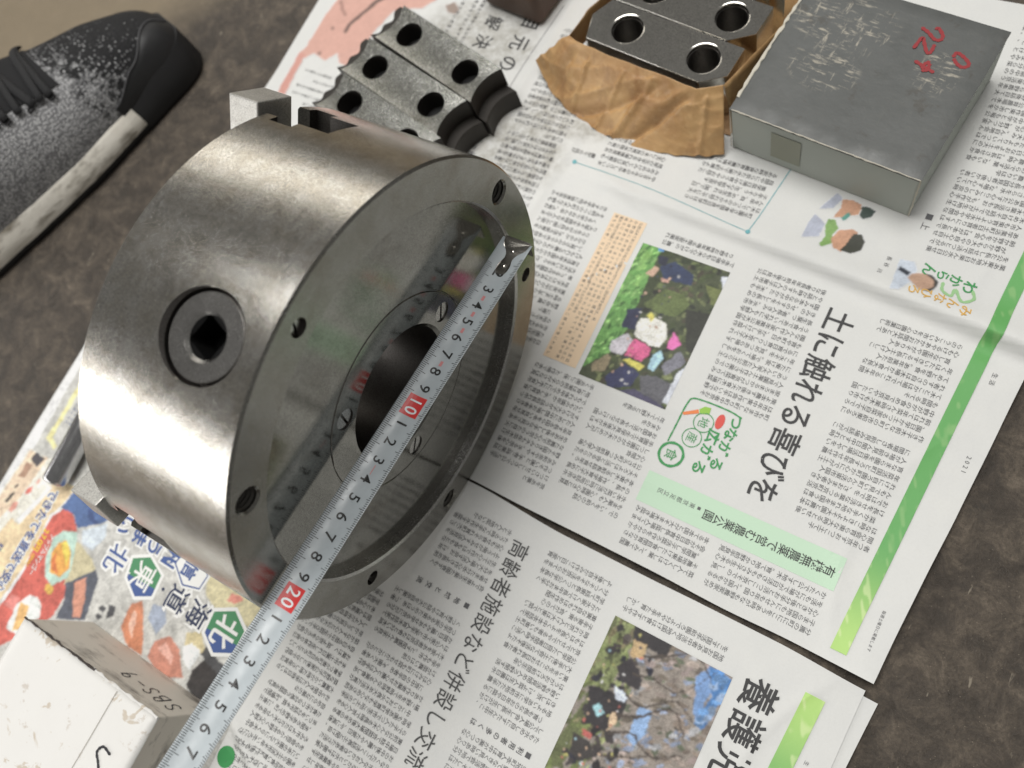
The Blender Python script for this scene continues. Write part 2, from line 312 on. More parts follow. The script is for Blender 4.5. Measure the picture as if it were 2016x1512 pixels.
# ------------------------------------------------------------------ floor
m = mat('concrete', rough=0.6); n = NT(m)
big = n.noise(6, 3); mid = n.noise(62, 10, 0.72, dist=0.5); fine = n.noise(600, 5, 0.75)
c = n.ramp(mid, [(0.30, (0.026, 0.0195, 0.013)), (0.45, (0.062, 0.049, 0.037)), (0.57, (0.115, 0.092, 0.069)), (0.70, (0.20, 0.163, 0.124))])
c = n.mix(n.ramp(fine, [(0.35, 0.55), (0.62, 0.0)]), c, (0.028, 0.022, 0.016)); c = n.mix(n.ramp(n.noise(420, 4, 0.7), [(0.62, 0.0), (0.74, 0.5)]), c, (0.17, 0.14, 0.11))
c = n.mix(n.ramp(n.noise(170, 3, 0.6, v=n.map((1, 0.3, 1), (0, 0, 0.7))), [(0.70, 0.0), (0.74, 0.7)]), c, (0.30, 0.26, 0.20))
c = n.mix(n.ramp(n.noise(28, 6, 0.7), [(0.58, 0.0), (0.72, 0.55)]), c, (0.030, 0.027, 0.022))
c = n.mix(n.math('MULTIPLY', n.ramp(n.voro(300), [(0.05, 0.8), (0.10, 0.0)]), n.ramp(big, [(0.45, 0.0), (0.6, 0.8)])), c, (0.24, 0.20, 0.15))
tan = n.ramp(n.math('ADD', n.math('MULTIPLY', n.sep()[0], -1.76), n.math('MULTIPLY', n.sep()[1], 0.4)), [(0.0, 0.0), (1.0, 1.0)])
c = n.mix(n.ramp(n.math('ADD', tan, n.math('MULTIPLY', n.math('SUBTRACT', big, 0.5), 0.25)), [(0.76, 0.0), (0.88, 0.72)]), c, (0.27, 0.215, 0.14))  # lighter tan towards -x: light falloff painted into the floor colour
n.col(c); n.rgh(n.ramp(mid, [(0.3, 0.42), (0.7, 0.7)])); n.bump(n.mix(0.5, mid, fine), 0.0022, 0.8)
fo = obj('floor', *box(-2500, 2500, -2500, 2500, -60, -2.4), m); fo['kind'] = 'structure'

# ------------------------------------------------------------------ newspapers
CREASES = [(40, 150, 0.55, 60, 3.0, 0.9), (150, 60, -0.35, 70, 3.5, 1.0), (190, 130, 1.1, 45, 3.0, 0.8), (70, 20, 0.2, 60, 3.0, 0.9), (20, 100, 1.3, 50, 3.2, 0.8), (120, 105, 0.9, 40, 2.6, -0.7), (205, 45, 1.5, 60, 4.0, 1.1), (-70, 160, 0.8, 40, 3.0, 1.0), (-20, 205, 0.3, 40, 3.0, 1.3), (220, 230, 1.2, 60, 3.0, 1.0), (-240, 230, 0.7, 50, 3.0, 1.1)]
CREASEB = [(60, -90, 0.3, 60, 3.0, 0.8), (150, -70, -0.5, 60, 3.5, 1.0), (20, -150, 0.8, 50, 3.0, 0.9), (205, -60, 1.2, 40, 3.0, 1.0), (-30, -150, -0.3, 50, 3.0, 1.0), (-170, -120, 0.6, 60, 3.0, 0.9), (-250, -180, 1.2, 50, 3.0, 0.8)]
def fold(x, y, cx, cy, an, ln, wd, am):
    c, s = math.cos(an), math.sin(an); u = (x - cx) * c + (y - cy) * s; v = -(x - cx) * s + (y - cy) * c + 0.004 * u * u
    return am * np.where(v > 0, np.exp(-v / (wd * 2.4)), np.exp(v / wd)) * np.exp(-(u / ln) ** 4)
def hA(x, y):
    x = np.asarray(x, float); y = np.asarray(y, float)
    z = -0.9 + 0.45 * vnoise(x / 55 + 3, y / 60) + 0.16 * vnoise(x / 14, y / 17 + 9) + 2.2 * vnoise(x / 78 + 11, y / 66 + 3) * smooth(np.hypot(x + 40, y), 70, 120)
    for cx, cy, an, ln, wd, am in CREASES: z = z + fold(x, y, cx, cy, an, ln, wd, am)
    far = smooth(x, -15, 45)
    z = z + 3.6 * far * np.exp(-np.clip(y + 20, 0, None) / 9.0) * (0.75 + 0.35 * vnoise(x / 60, 2.0))
    z = z - 0.9 * far * np.exp(-np.clip(y + 20, 0, None) / 2.6)
    z = z + smooth(x, 196, 250) * (1.3 + 1.6 * np.sin(y / 26.0) + 1.2 * vnoise(y / 30, 4.0)) + 3.5 * np.exp(-((x - 240) ** 2 + (y + 20) ** 2) / 420.0)
    yc = 186.5 - 0.03 * (x + 32) - 0.00013 * (x + 32) ** 2
    d = y - yc; amp = smooth(x, -60, 60) * (3.4 + 4.2 * smooth(x, 60, 240))
    z = z + amp * np.where(d > 0, np.exp(-(d / 13.0) ** 2), np.exp(-(d / 2.9) ** 2)) - 0.6 * amp * np.exp(-((d + 9) / 5.0) ** 2) * 0.35
    z = z + 1.3 * np.exp(-((x + 101 - 0.06 * (y - 200)) / 3.2) ** 2) * smooth(y, 120, 170)
    z = z + 0.9 * np.exp(-((x + 46 - 0.1 * (y - 170)) / 3.5) ** 2) * smooth(y, 110, 150) * (1 - smooth(y, 215, 240))
    z = z + 1.6 * np.exp(-(((x - 15) * 0.35 + (y - 181)) / 4.0) ** 2) * np.exp(-((x - 10) / 28.0) ** 2)
    z = z + 1.1 * np.exp(-(((x - 30) * -0.5 + (y + 2)) / 5.0) ** 2) * np.exp(-((x - 25) / 20.0) ** 2)
    return z
def hB(x, y):
    x = np.asarray(x, float); y = np.asarray(y, float)
    z = -1.2 + 1.3 * vnoise(x / 70 + 37, y / 60 + 15)
    for cx, cy, an, ln, wd, am in CREASEB: z = z + fold(x, y, cx, cy, an, ln, wd, am)
    z = z + 0.4 * vnoise(x / 50 + 17, y / 45 + 5) + 0.12 * vnoise(x / 12, y / 15 + 31)
    q = (x + 50) ** 2 / 900 + (y + 215) ** 2 / 500
    z = z + 4.5 * np.exp(-q) * np.exp(-(((x + 50) * 0.6 + (y + 215)) / 5.0) ** 2) + 2.0 * np.exp(-q * 0.6) * vnoise(x / 9, y / 9)
    z = z + smooth(x, 200, 240) * (1.2 + 1.2 * np.sin(y / 21.0))
    return z
paper = mat('newsprint', (0.66, 0.66, 0.635), 0.72); n = NT(paper)
c = n.mix(n.noise(60, 3), (0.63, 0.635, 0.625), (0.69, 0.69, 0.665))
c = n.mix(n.ramp(n.noise(900, 3), [(0.45, 0.0), (0.7, 0.10)]), c, (0.50, 0.50, 0.47))
sx, sy, _ = n.sep()                          # oil stain by the loose jaws and grime patches
def spot(cx, cy, rx, ry):
    a = n.math('MULTIPLY', n.math('SUBTRACT', sx, cx * S), 1000 / rx); b = n.math('MULTIPLY', n.math('SUBTRACT', sy, cy * S), 1000 / ry)
    return n.math('SUBTRACT', 1.0, n.math('ADD', n.math('MULTIPLY', a, a), n.math('MULTIPLY', b, b)))
st = n.math('MAXIMUM', spot(-78, 190, 40, 30), n.math('MAXIMUM', spot(-150, 265, 50, 30), spot(-55, 225, 38, 18)))
st = n.math('MULTIPLY', n.ramp(n.math('ADD', st, n.math('MULTIPLY', n.noise(80, 5, 0.65), 0.9)), [(0.35, 0.0), (1.0, 1.0)]), n.ramp(n.noise(140, 5, 0.7), [(0.35, 0.1), (0.7, 0.85)]))
c = n.mix(n.math('MULTIPLY', st, 0.85), c, (0.22, 0.20, 0.15)); n.col(c)
n.bump(n.noise(160, 5, 0.6), 0.0006, 0.35)
printmat = mat('printed_picture', rough=0.62); n = NT(printmat)
n.col(n.attr('Col')); n.bump(n.noise(160, 5, 0.6), 0.0006, 0.35)
def inkmat(name, c, rough=0.65): return mat(name, tuple(c), rough)
black = inkmat('news_ink', (0.035, 0.035, 0.036)); grey_ink = inkmat('small_type_ink', (0.095, 0.095, 0.10))
white_ink = inkmat('white_paper_gap', (0.78, 0.78, 0.76)); green_ink = inkmat('green_ink', ink((58, 140, 78))); pale_green = inkmat('pale_green_ink', ink((150, 190, 135)))
gold_ink = inkmat('gold_ink', ink((208, 165, 85))); blue_ink = inkmat('blue_ink', ink((66, 88, 138))); teal_ink = inkmat('teal_ink', ink((105, 165, 168)))
red_ink = inkmat('red_ink', ink((205, 80, 70))); orange_ink = inkmat('orange_ink', ink((220, 125, 70))); yellow_ink = inkmat('yellow_ink', ink((240, 190, 70))); navy_ink = inkmat('navy_ink', ink((48, 56, 80)))

def sheet(name, xl, xr, yb, yt, h, step, m, parent, dz=0.0):
    nx = int(545 / step); ny = int(400 / step)
    U, V = np.meshgrid(np.linspace(0, 1, nx), np.linspace(0, 1, ny))
    ya, yz = yb(xl(0) + U * (xr(0) - xl(0))), yt(U); Y = ya + V * (yz - ya); X = xl(Y) + U * (xr(Y) - xl(Y)); Z = h(X, Y) + dz
    v = np.c_[X.ravel(), Y.ravel(), Z.ravel()]; i = np.arange(nx * ny).reshape(ny, nx)
    f = np.stack([i[:-1, :-1], i[:-1, 1:], i[1:, 1:], i[1:, :-1]], -1).reshape(-1, 4)
    o = obj(name, v, f, m, parent, smooth=180); return o
papA = thing('newspaper', 'open newspaper page with green side band and handwritten style headline, under the steel chuck', 'newspaper')
papB = thing('newspaper', 'lower newspaper page with food advertisement and tree photograph, below the dark gap', 'newspaper')
xlA = lambda y: -296.5 + 2.4 * (vnoise(np.asarray(y, float) / 33, 5.0) - 0.5); xrA = lambda y: 238.5 + 0.064 * (np.asarray(y, float) + 22) + 1.2 * (vnoise(np.asarray(y, float) / 37, 3.0) - 0.5)
ybA = lambda x: -19.3 - 0.00002 * np.clip(x, 0, None) ** 2 * 2 + 1.3 * (vnoise(x / 40, 7.0) - 0.5); ytA = lambda u: 352 + 0 * u
sheet('page', xlA, xrA, ybA, lambda u: 371 + 6 * u, hA, 2.0, paper, papA)
sheet('under_leaf', lambda y: xlA(y) + 2, lambda y: xrA(y) - 2.5, lambda x: ybA(x) + 7, lambda u: 368 + 6 * u, lambda x, y: np.minimum(hA(x, y), 0.3) - 0.8, 6.0, paper, papA)
xlB = lambda y: -319.5 + 0.004 * np.asarray(y, float); xrB = lambda y: 236.8 + 0.03 * (np.asarray(y, float) + 26)
ybB = lambda x: -20.2 - 3.6 * smooth(x, 5, 70) - 1.8 * smooth(x, 190, 238) + 0.4 * (vnoise(x / 30, 3.0) - 0.5)
def ylow(u): return -395 + 0 * u
def sheetB(name, xl, xr, dz, step, top, m=paper):
    nx = int(556 / step); ny = int(375 / step); U, V = np.meshgrid(np.linspace(0, 1, nx), np.linspace(0, 1, ny))
    Xr = -319 + U * 556; yt = np.where(Xr < -120, 25.0 * smooth(-Xr, 120, 135) + ybB(Xr), ybB(Xr)) + top; Y = -395 + V * (yt + 395); X = xl(Y) + U * (xr(Y) - xl(Y))
    v = np.c_[X.ravel(), Y.ravel(), (hB(X, Y) + dz).ravel()]; i = np.arange(nx * ny).reshape(ny, nx)
    return obj(name, v, np.stack([i[:-1, :-1], i[:-1, 1:], i[1:, 1:], i[1:, :-1]], -1).reshape(-1, 4), m, papB, smooth=180)
sheetB('page', xlB, xrB, 0, 2.0, 0)
sheetB('under_leaf', lambda y: xlB(y) + 1.5, lambda y: xrB(y) + 7.5 + 0.045 * (np.asarray(y) + 26), -0.75, 6.0, -3.0)
sheetB('under_leaf', lambda y: xlB(y) - 1.2, lambda y: xrB(y) + 5.5 + 0.045 * (np.asarray(y) + 26), -1.1, 6.0, -4.0)

def placer(h, eps): return lambda p: np.c_[p[:, 0], p[:, 1], h(p[:, 0], p[:, 1]) + eps]
KA = list('のにはをたがでとしてれさいるもなかこうらりまくあきつんよみけそすめおやせろ。、人日大学生活農業家野菜土地公園子作会年中国東京市長者心本時間分前後見話場自食育町水木手') + list('のにはをたがでとしてないるもか')
def block(I, x0, x1, y0, y1, ch=2.9, cw=4.0, pitch=2.9, lead=5.05, indent=0.1, endp=0.10):
    y = y1 - lead / 2
    while y > y0 + lead * 0.3:
        x = x1 - pitch / 2 - (pitch if random.random() < indent else 0)
        last = x0 + (random.random() * (x1 - x0) * 0.7 if random.random() < endp else 0)
        while x > last + pitch * 0.35:
            c = random.choice(KA)
            I.char(c, x, y + random.uniform(-.05, .05), cw, ch, right=(0, -1), up=(1, 0)); x -= pitch
        y -= lead
def hline(I, txt, x, y0, y1, size, off=0.0, sw=None):          # reads along page right (-y)
    ys = np.linspace(y0, y1, len(txt))
    for c, y in zip(txt, ys): I.char(c, x, y, sw or size, size, off, (0, -1), (1, 0))
def vline(I, txt, y, x0, x1, size, off=0.0, sw=None):          # reads down the page (-x)
    for c, x in zip(txt, np.linspace(x0, x1, len(txt))): I.char(c, x, y, sw or size, size, off, (0, -1), (1, 0))
def inside(poly, X, Y):
    r = np.zeros(X.shape, bool); px, py = np.array(poly).T; j = len(px) - 1
    for i in range(len(px)):
        with np.errstate(divide='ignore', invalid='ignore'):
            r ^= ((py[i] > Y) != (py[j] > Y)) & (X < (px[j] - px[i]) * (Y - py[i]) / (py[j] - py[i] + 1e-12) + px[i])
        j = i
    return r
def picture(name, spec, x0, x1, y0, y1, h, eps, step, parent, wob=0.6, grain=0.25, bounds=None, shear=0.0, ws=5.0, keep=True, desat=0.22, ridge=0.0, blur=2):
    nx = int((x1 - x0) / step) + 1; ny = int((y1 - y0) / step) + 1
    X, Y = np.meshgrid(np.linspace(x0, x1, nx), np.linspace(y0, y1, ny)); X = X + shear * (Y - y0)
    wx = X + wob * 2 * (vnoise(X / ws, Y / ws + 40) - 0.5); wy = Y + wob * 2 * (vnoise(X / ws + 30, Y / ws) - 0.5)
    wx += wob * (vnoise(X / (ws * 0.3) + 7, Y / (ws * 0.3)) - 0.5); wy += wob * (vnoise(X / (ws * 0.3), Y / (ws * 0.3) + 19) - 0.5)
    C = np.empty(X.shape + (3,)); hit = np.zeros(X.shape, bool)
    for c, p in spec:
        if p is None: C[:] = ink(c); continue
        k = inside(p, wx, wy); C[k] = ink(c); hit |= k
    g = 1 + grain * (1.2 * vnoise(X / 0.9, Y / 0.9) + 1.2 * vnoise(X / 3.1 + 5, Y / 2.7) - 1.2 + 0.8 * (vnoise(X / 7.0 + 9, Y / 8.0) - 0.5))
    for _ in range(blur):
        Q = np.pad(C, ((1, 1), (1, 1), (0, 0)), mode='edge'); C = (Q[:-2, 1:-1] + Q[2:, 1:-1] + Q[1:-1, :-2] + Q[1:-1, 2:] + 2 * C) / 6
    if ridge:
        r1 = 1 - np.abs(2 * vnoise(X / 2.4 + Y / 9, Y / 1.7) - 1); r2 = 1 - np.abs(2 * vnoise(X / 1.5 + 50, Y / 2.6 - X / 7) - 1)
        C = C * (1 - 0.55 * ridge * smooth(r1, 0.72, 0.95))[..., None] * (1 + 0.6 * ridge * smooth(r2, 0.78, 0.97))[..., None]
    C = C * (1 - desat) + desat * C.mean(-1, keepdims=True)
    C = np.clip(C * g[..., None], 0.01, 0.8)
    i = np.arange(nx * ny).reshape(ny, nx); f = np.stack([i[:-1, :-1], i[:-1, 1:], i[1:, 1:], i[1:, :-1]], -1).reshape(-1, 4)
    if not keep: hf = hit.ravel(); f = f[hf[f].any(1)]
    o = obj(name, np.c_[X.ravel(), Y.ravel(), h(X, Y).ravel() + eps], f, printmat, parent, smooth=180)
    a = o.data.color_attributes.new('Col', 'FLOAT_COLOR', 'POINT'); a.data.foreach_set('color', np.c_[C.reshape(-1, 3), np.ones(nx * ny)].ravel().astype(np.float32))
    return o
# upper page: type
T = Ink(placer(hA, 0.26))
for b in [(172.5, 214, 33, 97), (173.5, 217.5, 101, 162), (99, 142, 82, 167), (42, 88, 159.5, 170), (-42, 0, 69, 173), (1, 43.5, -7, 64), (48, 90, -6, 62),
          (95, 140, -14, 10.5), (146, 204, -14, 10.5), (-22, 20, 197, 222), (40, 88, 191, 228), (180, 221.5, 206, 368), (-92, -50, 60, 290), (-42, -24, 196, 205),
          (-150, -104, 60, 232), (-48, -26, 224, 236)]:
    block(T, *b)
block(T, -272, -240, 168, 205, 2.4, 2.9, 2.9, 6.6, 0.2, 0.5)
for k in range(6): hline(T, ''.join(random.choice(KA) for _ in range(30)), 7.6 + k * 3.35, 168.5, 71 + random.choice((0, 0, 30)), 2.45)
for x in (-160, -166, -176): hline(T, ''.join(random.choice(KA) for _ in range(16)), x, 305, 243 + random.choice((0, 8)), 3.4)
vline(T, '農山漁村文化協会', 8, 232, 231.8, 2.6) if False else None
hline(T, '毎週土曜日に掲載します', 231, 13, -7, 1.9); hline(T, '2021', 240, 104, 96, 3.2); hline(T, '生活', 236.5, 150, 146, 3.0)
vline(T, '東京都足立区', 22, 124, 105, 3.3); hline(T, '■', 128, 22, 22, 2.4)
hline(T, '長谷', 165.5, 196, 191.5, 3.0); hline(T, '川', 163.5, 186, 186, 3.0); hline(T, '■上', 176, 227, 221, 5)
T.build('body_text', grey_ink, papA, stuff=True)
T = Ink(placer(hA, 0.28)); hline(T, '土に触れる喜びを', 154.6, 150.5, 45.5, 17.5, 0.012, 14.6); T.build('headline_letter', black, papA, each=True)
T = Ink(placer(hA, 0.30)); vline(T, '有機無農薬で営む農業公園', 20.6, 200.5, 134, 6.3, 0.006); T.build('band_heading_letter', black, papA, each=True)
T = Ink(placer(hA, 0.28)); hline(T, '目元の', -116.5, 286.5, 251, 15.5, 0.008, 12.5); hline(T, '解決', -144, 279, 262.5, 14.5, 0.008, 12); T.build('advert_heading_letter', black, papA, each=True)
T = Ink(placer(hA, 0.16)); T.add([(94.5 + i * 111.5 / 40, 12.0 + j * 18.3 / 8) for j in range(9) for i in range(41)], [(j * 41 + i, j * 41 + i + 1, j * 41 + i + 42, j * 41 + i + 41) for j in range(8) for i in range(40)]); T.build('heading_band', inkmat('band_tint', ink((186, 212, 184))), papA, label='pale green band behind the heading')
# tan caption box, blue rules
T = Ink(placer(hA, 0.20))
ys = np.linspace(170.5, 68.3, 24); xs = np.linspace(5, 27.6, 8)
T.add([(x, y) for y in ys for x in xs], [(j * 8 + i, j * 8 + i + 1, j * 8 + i + 9, j * 8 + i + 8) for j in range(23) for i in range(7)])
T.build('caption_panel', inkmat('tan_tint', ink((222, 198, 165))), papA, label='tan panel of small print beside the harvest photograph')
T = Ink(placer(hA, 0.26))
for p, wd in ((curve_pts([(-35.5, 194.7), (20, 192), (87, 184.1)], 20), 0.4), (curve_pts([(87, 184.1), (91, 215), (97, 257)], 20), 0.5)): T.stroke(p, wd)
for c0 in ((-35.5, 194.7), (87, 184.1)): T.poly([(c0[0] + 1.5 * math.cos(a), c0[1] + 1.5 * math.sin(a)) for a in np.linspace(0, 2 * math.pi, 14)[:-1]])
T.build('teal_rule', teal_ink, papA, each=True)
T = Ink(placer(hA, 0.22))
T.stroke(curve_pts([(-107, 175), (-106, 240), (-100, 306)], 30), 0.5)
T.build('rule_line', inkmat('grey_rule', (0.22, 0.21, 0.22)), papA)
# green band
def green_spec(x0f, y0, y1, lime): return None
def band(name, h, x0, x1, y0, y1, shear, parent, flip=1):
    nx, ny = 22, int((y1 - y0) / 0.7); X, Y = np.meshgrid(np.linspace(x0, x1, nx), np.linspace(y0, y1, ny)); X = X + shear * (Y - y0)
    t = smooth(Y, y0, y0 + 62) if flip > 0 else smooth(-Y, -y1, -y1 + 62)
    C = ink((172, 208, 118)) * (1 - t[..., None]) + ink((96, 160, 88)) * t[..., None]
    lf = np.clip((vnoise((X + Y * 0.5) / 2.2, (Y - X * 0.6) / 7.5 + 11) - 0.68) * 6, 0, 1) * (1 - 0.7 * smooth(t, 0.5, 1.0)); C = C * (1 - 0.45 * lf[..., None]) + ink((215, 232, 170)) * 0.45 * lf[..., None]
    i = np.arange(nx * ny).reshape(ny, nx); f = np.stack([i[:-1, :-1], i[:-1, 1:], i[1:, 1:], i[1:, :-1]], -1).reshape(-1, 4)
    o = obj(name, np.c_[X.ravel(), Y.ravel(), h(X, Y).ravel() + 0.5], f, printmat, parent, smooth=180)
    a = o.data.color_attributes.new('Col', 'FLOAT_COLOR', 'POINT'); a.data.foreach_set('color', np.c_[C.reshape(-1, 3), np.ones(nx * ny)].ravel().astype(np.float32))
band('green_band', hA, 214.6, 222.6, -14.5, 372, 0.050, papA)
band('green_band', hB, 206.5, 216.5, -145, -39.5, 0.055, papB, -1)
# pictures: scatter small leaf, branch and figure shapes so that the printed photographs carry fine detail
def leafy(n_, xr, yr, cols, r0, r1, asp=1.0, ang=None, clip=None):
    out = []; k = 0
    while k < n_:
        cx, cy = random.uniform(*xr), random.uniform(*yr)
        if clip is not None and not inside(clip, np.array([cx]), np.array([cy]))[0]: n_ -= 0.2; continue
        r = random.uniform(r0, r1); a0 = random.uniform(0, 6.3) if ang is None else ang + random.gauss(0, 0.35); c = random.choice(cols); j = random.uniform(0.8, 1.2)
        pts = []
        for t in np.linspace(0, 2 * math.pi, 8)[:-1]:
            u, v_ = r * asp * math.cos(t), r * math.sin(t); pts.append((cx + u * math.cos(a0) - v_ * math.sin(a0), cy + u * math.sin(a0) + v_ * math.cos(a0)))
        out.append((tuple(min(255, q * j) for q in c), pts)); k += 1
    return out
def branch(pts, w0, col):
    p = curve_pts(pts, 6); t = np.gradient(p, axis=0); t /= np.linalg.norm(t, axis=1)[:, None]; nn = np.c_[-t[:, 1], t[:, 0]]; ww = np.linspace(w0, w0 * 0.3, len(p))[:, None]
    return (col, [tuple(q) for q in np.r_[p + nn * ww, (p - nn * ww)[::-1]]])
PH1 = PH1[:1] + leafy(320, (40, 88), (66, 158), [(48, 58, 34), (66, 78, 42), (92, 104, 56), (40, 44, 34), (108, 116, 70), (76, 70, 52)], 0.6, 1.9, 1.9) + PH1[1:3] + leafy(150, (31, 44), (70, 158), [(86, 142, 62), (120, 176, 84), (142, 194, 100), (70, 118, 52)], 0.4, 1.0, 3.0, 1.2, PH1[1][1]) + PH1[3:]
PH1 += leafy(40, (44, 62), (70, 150), [(196, 156, 128), (40, 44, 62), (206, 204, 200), (70, 74, 92)], 0.4, 0.9, 1.3)
pp = [((142, 132, 120), None)] + leafy(520, (128, 179), (-160, -50), [(150, 136, 124), (126, 112, 98), (168, 150, 142), (104, 94, 80), (150, 150, 150), (96, 104, 80), (134, 146, 168)], 0.5, 1.7, 2.2, 0.4)
pp += PH2[1:3] + leafy(160, (111, 134), (-160, -50), [(112, 124, 66), (140, 148, 92), (92, 98, 58), (124, 116, 80)], 0.5, 1.5, 3.0, 1.4) + PH2[12:15]
pp += leafy(60, (160, 179), (-120, -50), [(70, 128, 186), (92, 146, 200), (140, 170, 205)], 0.8, 2.2, 1.5, 0.9, PH2[13][1])
pp += leafy(70, (116, 142), (-158, -52), [(40, 36, 38), (54, 48, 48), (66, 58, 54), (34, 34, 44)], 0.9, 2.4, 1.5) + PH2[3:12]
pp += leafy(60, (116, 142), (-158, -52), [(206, 172, 140), (220, 218, 214), (60, 56, 60), (150, 190, 198), (186, 96, 84), (176, 170, 90)], 0.35, 0.8, 1.2)
for k_ in range(9): pp.append(branch([(132 + 3 * random.random(), -150 + 11 * k_), (144, -146 + 11 * k_ + random.uniform(-6, 6)), (158, -140 + 11 * k_ + random.uniform(-9, 9)), (172, -138 + 11 * k_ + random.uniform(-12, 12))], random.uniform(0.4, 1.0), (74, 64, 56)))
PH2 = pp
picture('harvest_photograph', PH1, 31, 87.5, 66, 157.5, hA, 0.2, 0.45, papA, 0.5, 0.25, ws=3.0, desat=0.2, ridge=0.2, blur=2)
picture('skin_advert_picture', PINK, -289, -172, 172, 312, hA, 0.2, 0.8, papA, 0.5, 0.06, keep=False)
picture('illustration', KID, 108, 152, 190, 226, hA, 0.2, 0.5, papA, 0.3, 0.15, keep=False, desat=0.35, blur=1)
picture('portrait_print', POR, 160, 198, 174, 206, hA, 0.2, 0.5, papA, 0.3, 0.15, keep=False)
T = Ink(placer(hA, 0.28)); 
for ch, x, y, s in zip('わからん', (209, 201.5, 194.5, 187), (192.5, 194.5, 195.5, 196.5), (8, 7.5, 7, 8)): T.char(ch, x, y, s, s, 0.02, (0, -1), (1, 0))
T.build('green_letter', green_ink, papA, each=True)
T = Ink(placer(hA, 0.25)); T.stroke(curve_pts([(196, 191), (197, 186), (202, 184), (203, 189), (208, 182), (213, 186), (211, 191)], 6), 1.7); T.build('pale_green_scroll', pale_green, papA)
T = Ink(placer(hA, 0.3))
for ch, x, y in zip('みんなひろ', (211.4, 204.5, 197.5, 190.4, 183.8), (176.4, 178.8, 180.2, 180.6, 180.6)): T.char(ch, x, y, 7.4, 7.0, 0.012, (0, -1), (1, 0))
T.build('gold_letter', gold_ink, papA, each=True)
# farm logo
T = Ink(placer(hA, 0.28))
for ch, y in zip('つながる', (74.5, 67, 58.5, 48.5)): T.char(ch, 127 - (74 - y) * 0.02, y, 8.2, 7.6, 0.025, (0, -1), (1, 0))
for ch, y in zip('広がる', (62, 53, 43)): T.char(ch, 118.5, y, 8.6, 8.0, 0.025, (0, -1), (1, 0))
T.stroke(curve_pts([(128.5, 78), (121, 79.3), (108, 79.5), (99.5, 78.5), (97.5, 74), (97, 62), (96.6, 50)], 8), 0.9)
a = np.linspace(0, 2 * math.pi, 30); T.stroke([(101.5 + 6.8 * math.cos(t), 43.5 + 6.8 * math.sin(t)) for t in a], 1.5)
for cx, cy, r in ((110.5, 67.5, 5.6), (108, 57, 5.4)): T.stroke([(cx + r * math.cos(t), cy + r * math.sin(t)) for t in a], 0.5)
T.char('地', 110.5, 67.5, 6.4, 6.4, 0, (0, -1), (1, 0)); T.char('産', 108, 57, 6.4, 6.4, 0, (0, -1), (1, 0)); T.char('食', 101.5, 43.5, 7.4, 7.4, 0.0, (0, -1), (1, 0))
T.build('logo_letter', green_ink, papA, each=True)
T = Ink(placer(hA, 0.3)); T.poly([(97.2, 68.5), (98.4, 67.2), (106, 71.5), (104.8, 73.6)]); T.build('carrot_print', orange_ink, papA)
T = Ink(placer(hA, 0.3)); T.poly([(105.2, 73.9), (106.4, 71.4), (111.5, 73), (111, 77), (107.5, 76.5)]); T.build('carrot_leaf_print', inkmat('leaf_ink', ink((140, 185, 70))), papA)
T = Ink(placer(hA, 0.3)); T.poly([(118.6 + 2.4 * math.cos(t) , 71.5 + 4.6 * math.sin(t)) for t in np.linspace(0, 2 * math.pi, 20)[:-1]]); T.build('tomato_print', red_ink, papA)

# lower page: type
T = Ink(placer(hB, 0.26))
for b in [(-2, 38, -77, -34), (-11, 35, -235, -93), (-58, -16, -235, -100), (62, 103, -133, -34), (62, 103, -230, -141), (113, 171, -47.5, -36.5), (-62, -20, -60, -25)]: block(T, *b)
vline(T, '■利用者の多くは', -136.5, 101, 66, 3.9, 0.015); vline(T, '■地域と交流', -84.5, 33, 0, 3.9, 0.015)
hline(T, '生活', 225, -70, -74, 2.4); hline(T, '地域で暮らす', 226, -80, -92, 2.2)
T.build('body_text', grey_ink, papB, stuff=True)
T = Ink(placer(hB, 0.3)); hline(T, '高齢者施設など併設し交流', 46.4, -43, -169, 12.6, 0.004, 10.6); T.build('headline_letter', inkmat('brush_ink', (0.06, 0.06, 0.06)), papB, each=True)
T = Ink(placer(hB, 0.3)); hline(T, '養護児童', 193.5, -52, -107, 19.5, 0.012, 17); T.build('headline_letter', black, papB, each=True)
picture('tree_photograph', PH2, 111.5, 178.5, -160, -50, hB, 0.2, 0.5, papB, 0.6, 0.25, ws=3.0, desat=0.15, ridge=0.2, blur=2)
T = Ink(placer(hB, 0.3)); T.poly([(-57.5 + 5.6 * math.cos(t), -226.6 + 6.2 * math.sin(t)) for t in np.linspace(0, 2 * math.pi, 26)[:-1]]); T.build('green_dot', green_ink, papB)
# food advertisement
picture('food_advertisement', AD, -318.5, -64, -300, 5, hB, 0.15, 0.7, papB, 0.45, 0.30, desat=0.12, blur=1)
def hexes(pts, grow):
    p = np.array(pts); c = p.mean(0); return c + (p - c) * grow
H1 = [(-186.1, -162.5), (-174.5, -156.1), (-160.2, -162.0), (-158.9, -175.8), (-170.2, -181.6), (-182.7, -174.6)]
H2 = [(-112.3, -162.5), (-99.3, -155.5), (-86.9, -162.6), (-86.5, -176.7), (-98.9, -182.9), (-111.2, -175.9)]
H3 = [(-155.7, -150.5), (-152.7, -142.0), (-137.5, -139.7), (-129.2, -146.7), (-130.1, -156.1), (-142.4, -159.5)]
Wt = Ink(placer(hB, 0.22)); Gn = Ink(placer(hB, 0.26)); Bl = Ink(placer(hB, 0.28)); Wh = Ink(placer(hB, 0.32)); Nv = Ink(placer(hB, 0.30))
for H in (H1, H2, H3): Wt.poly(hexes(H, 1.18))
for H in (H1, H2):
    Gn.poly(H); p = np.array(H); Bl.poly([p[5] * 0.8 + p[0] * 0.2, (p[1] + p[4]) / 2 + (-1.5, -3), p[2] * 0.35 + p[3] * 0.65, p[3], p[4], p[5]][0:6])
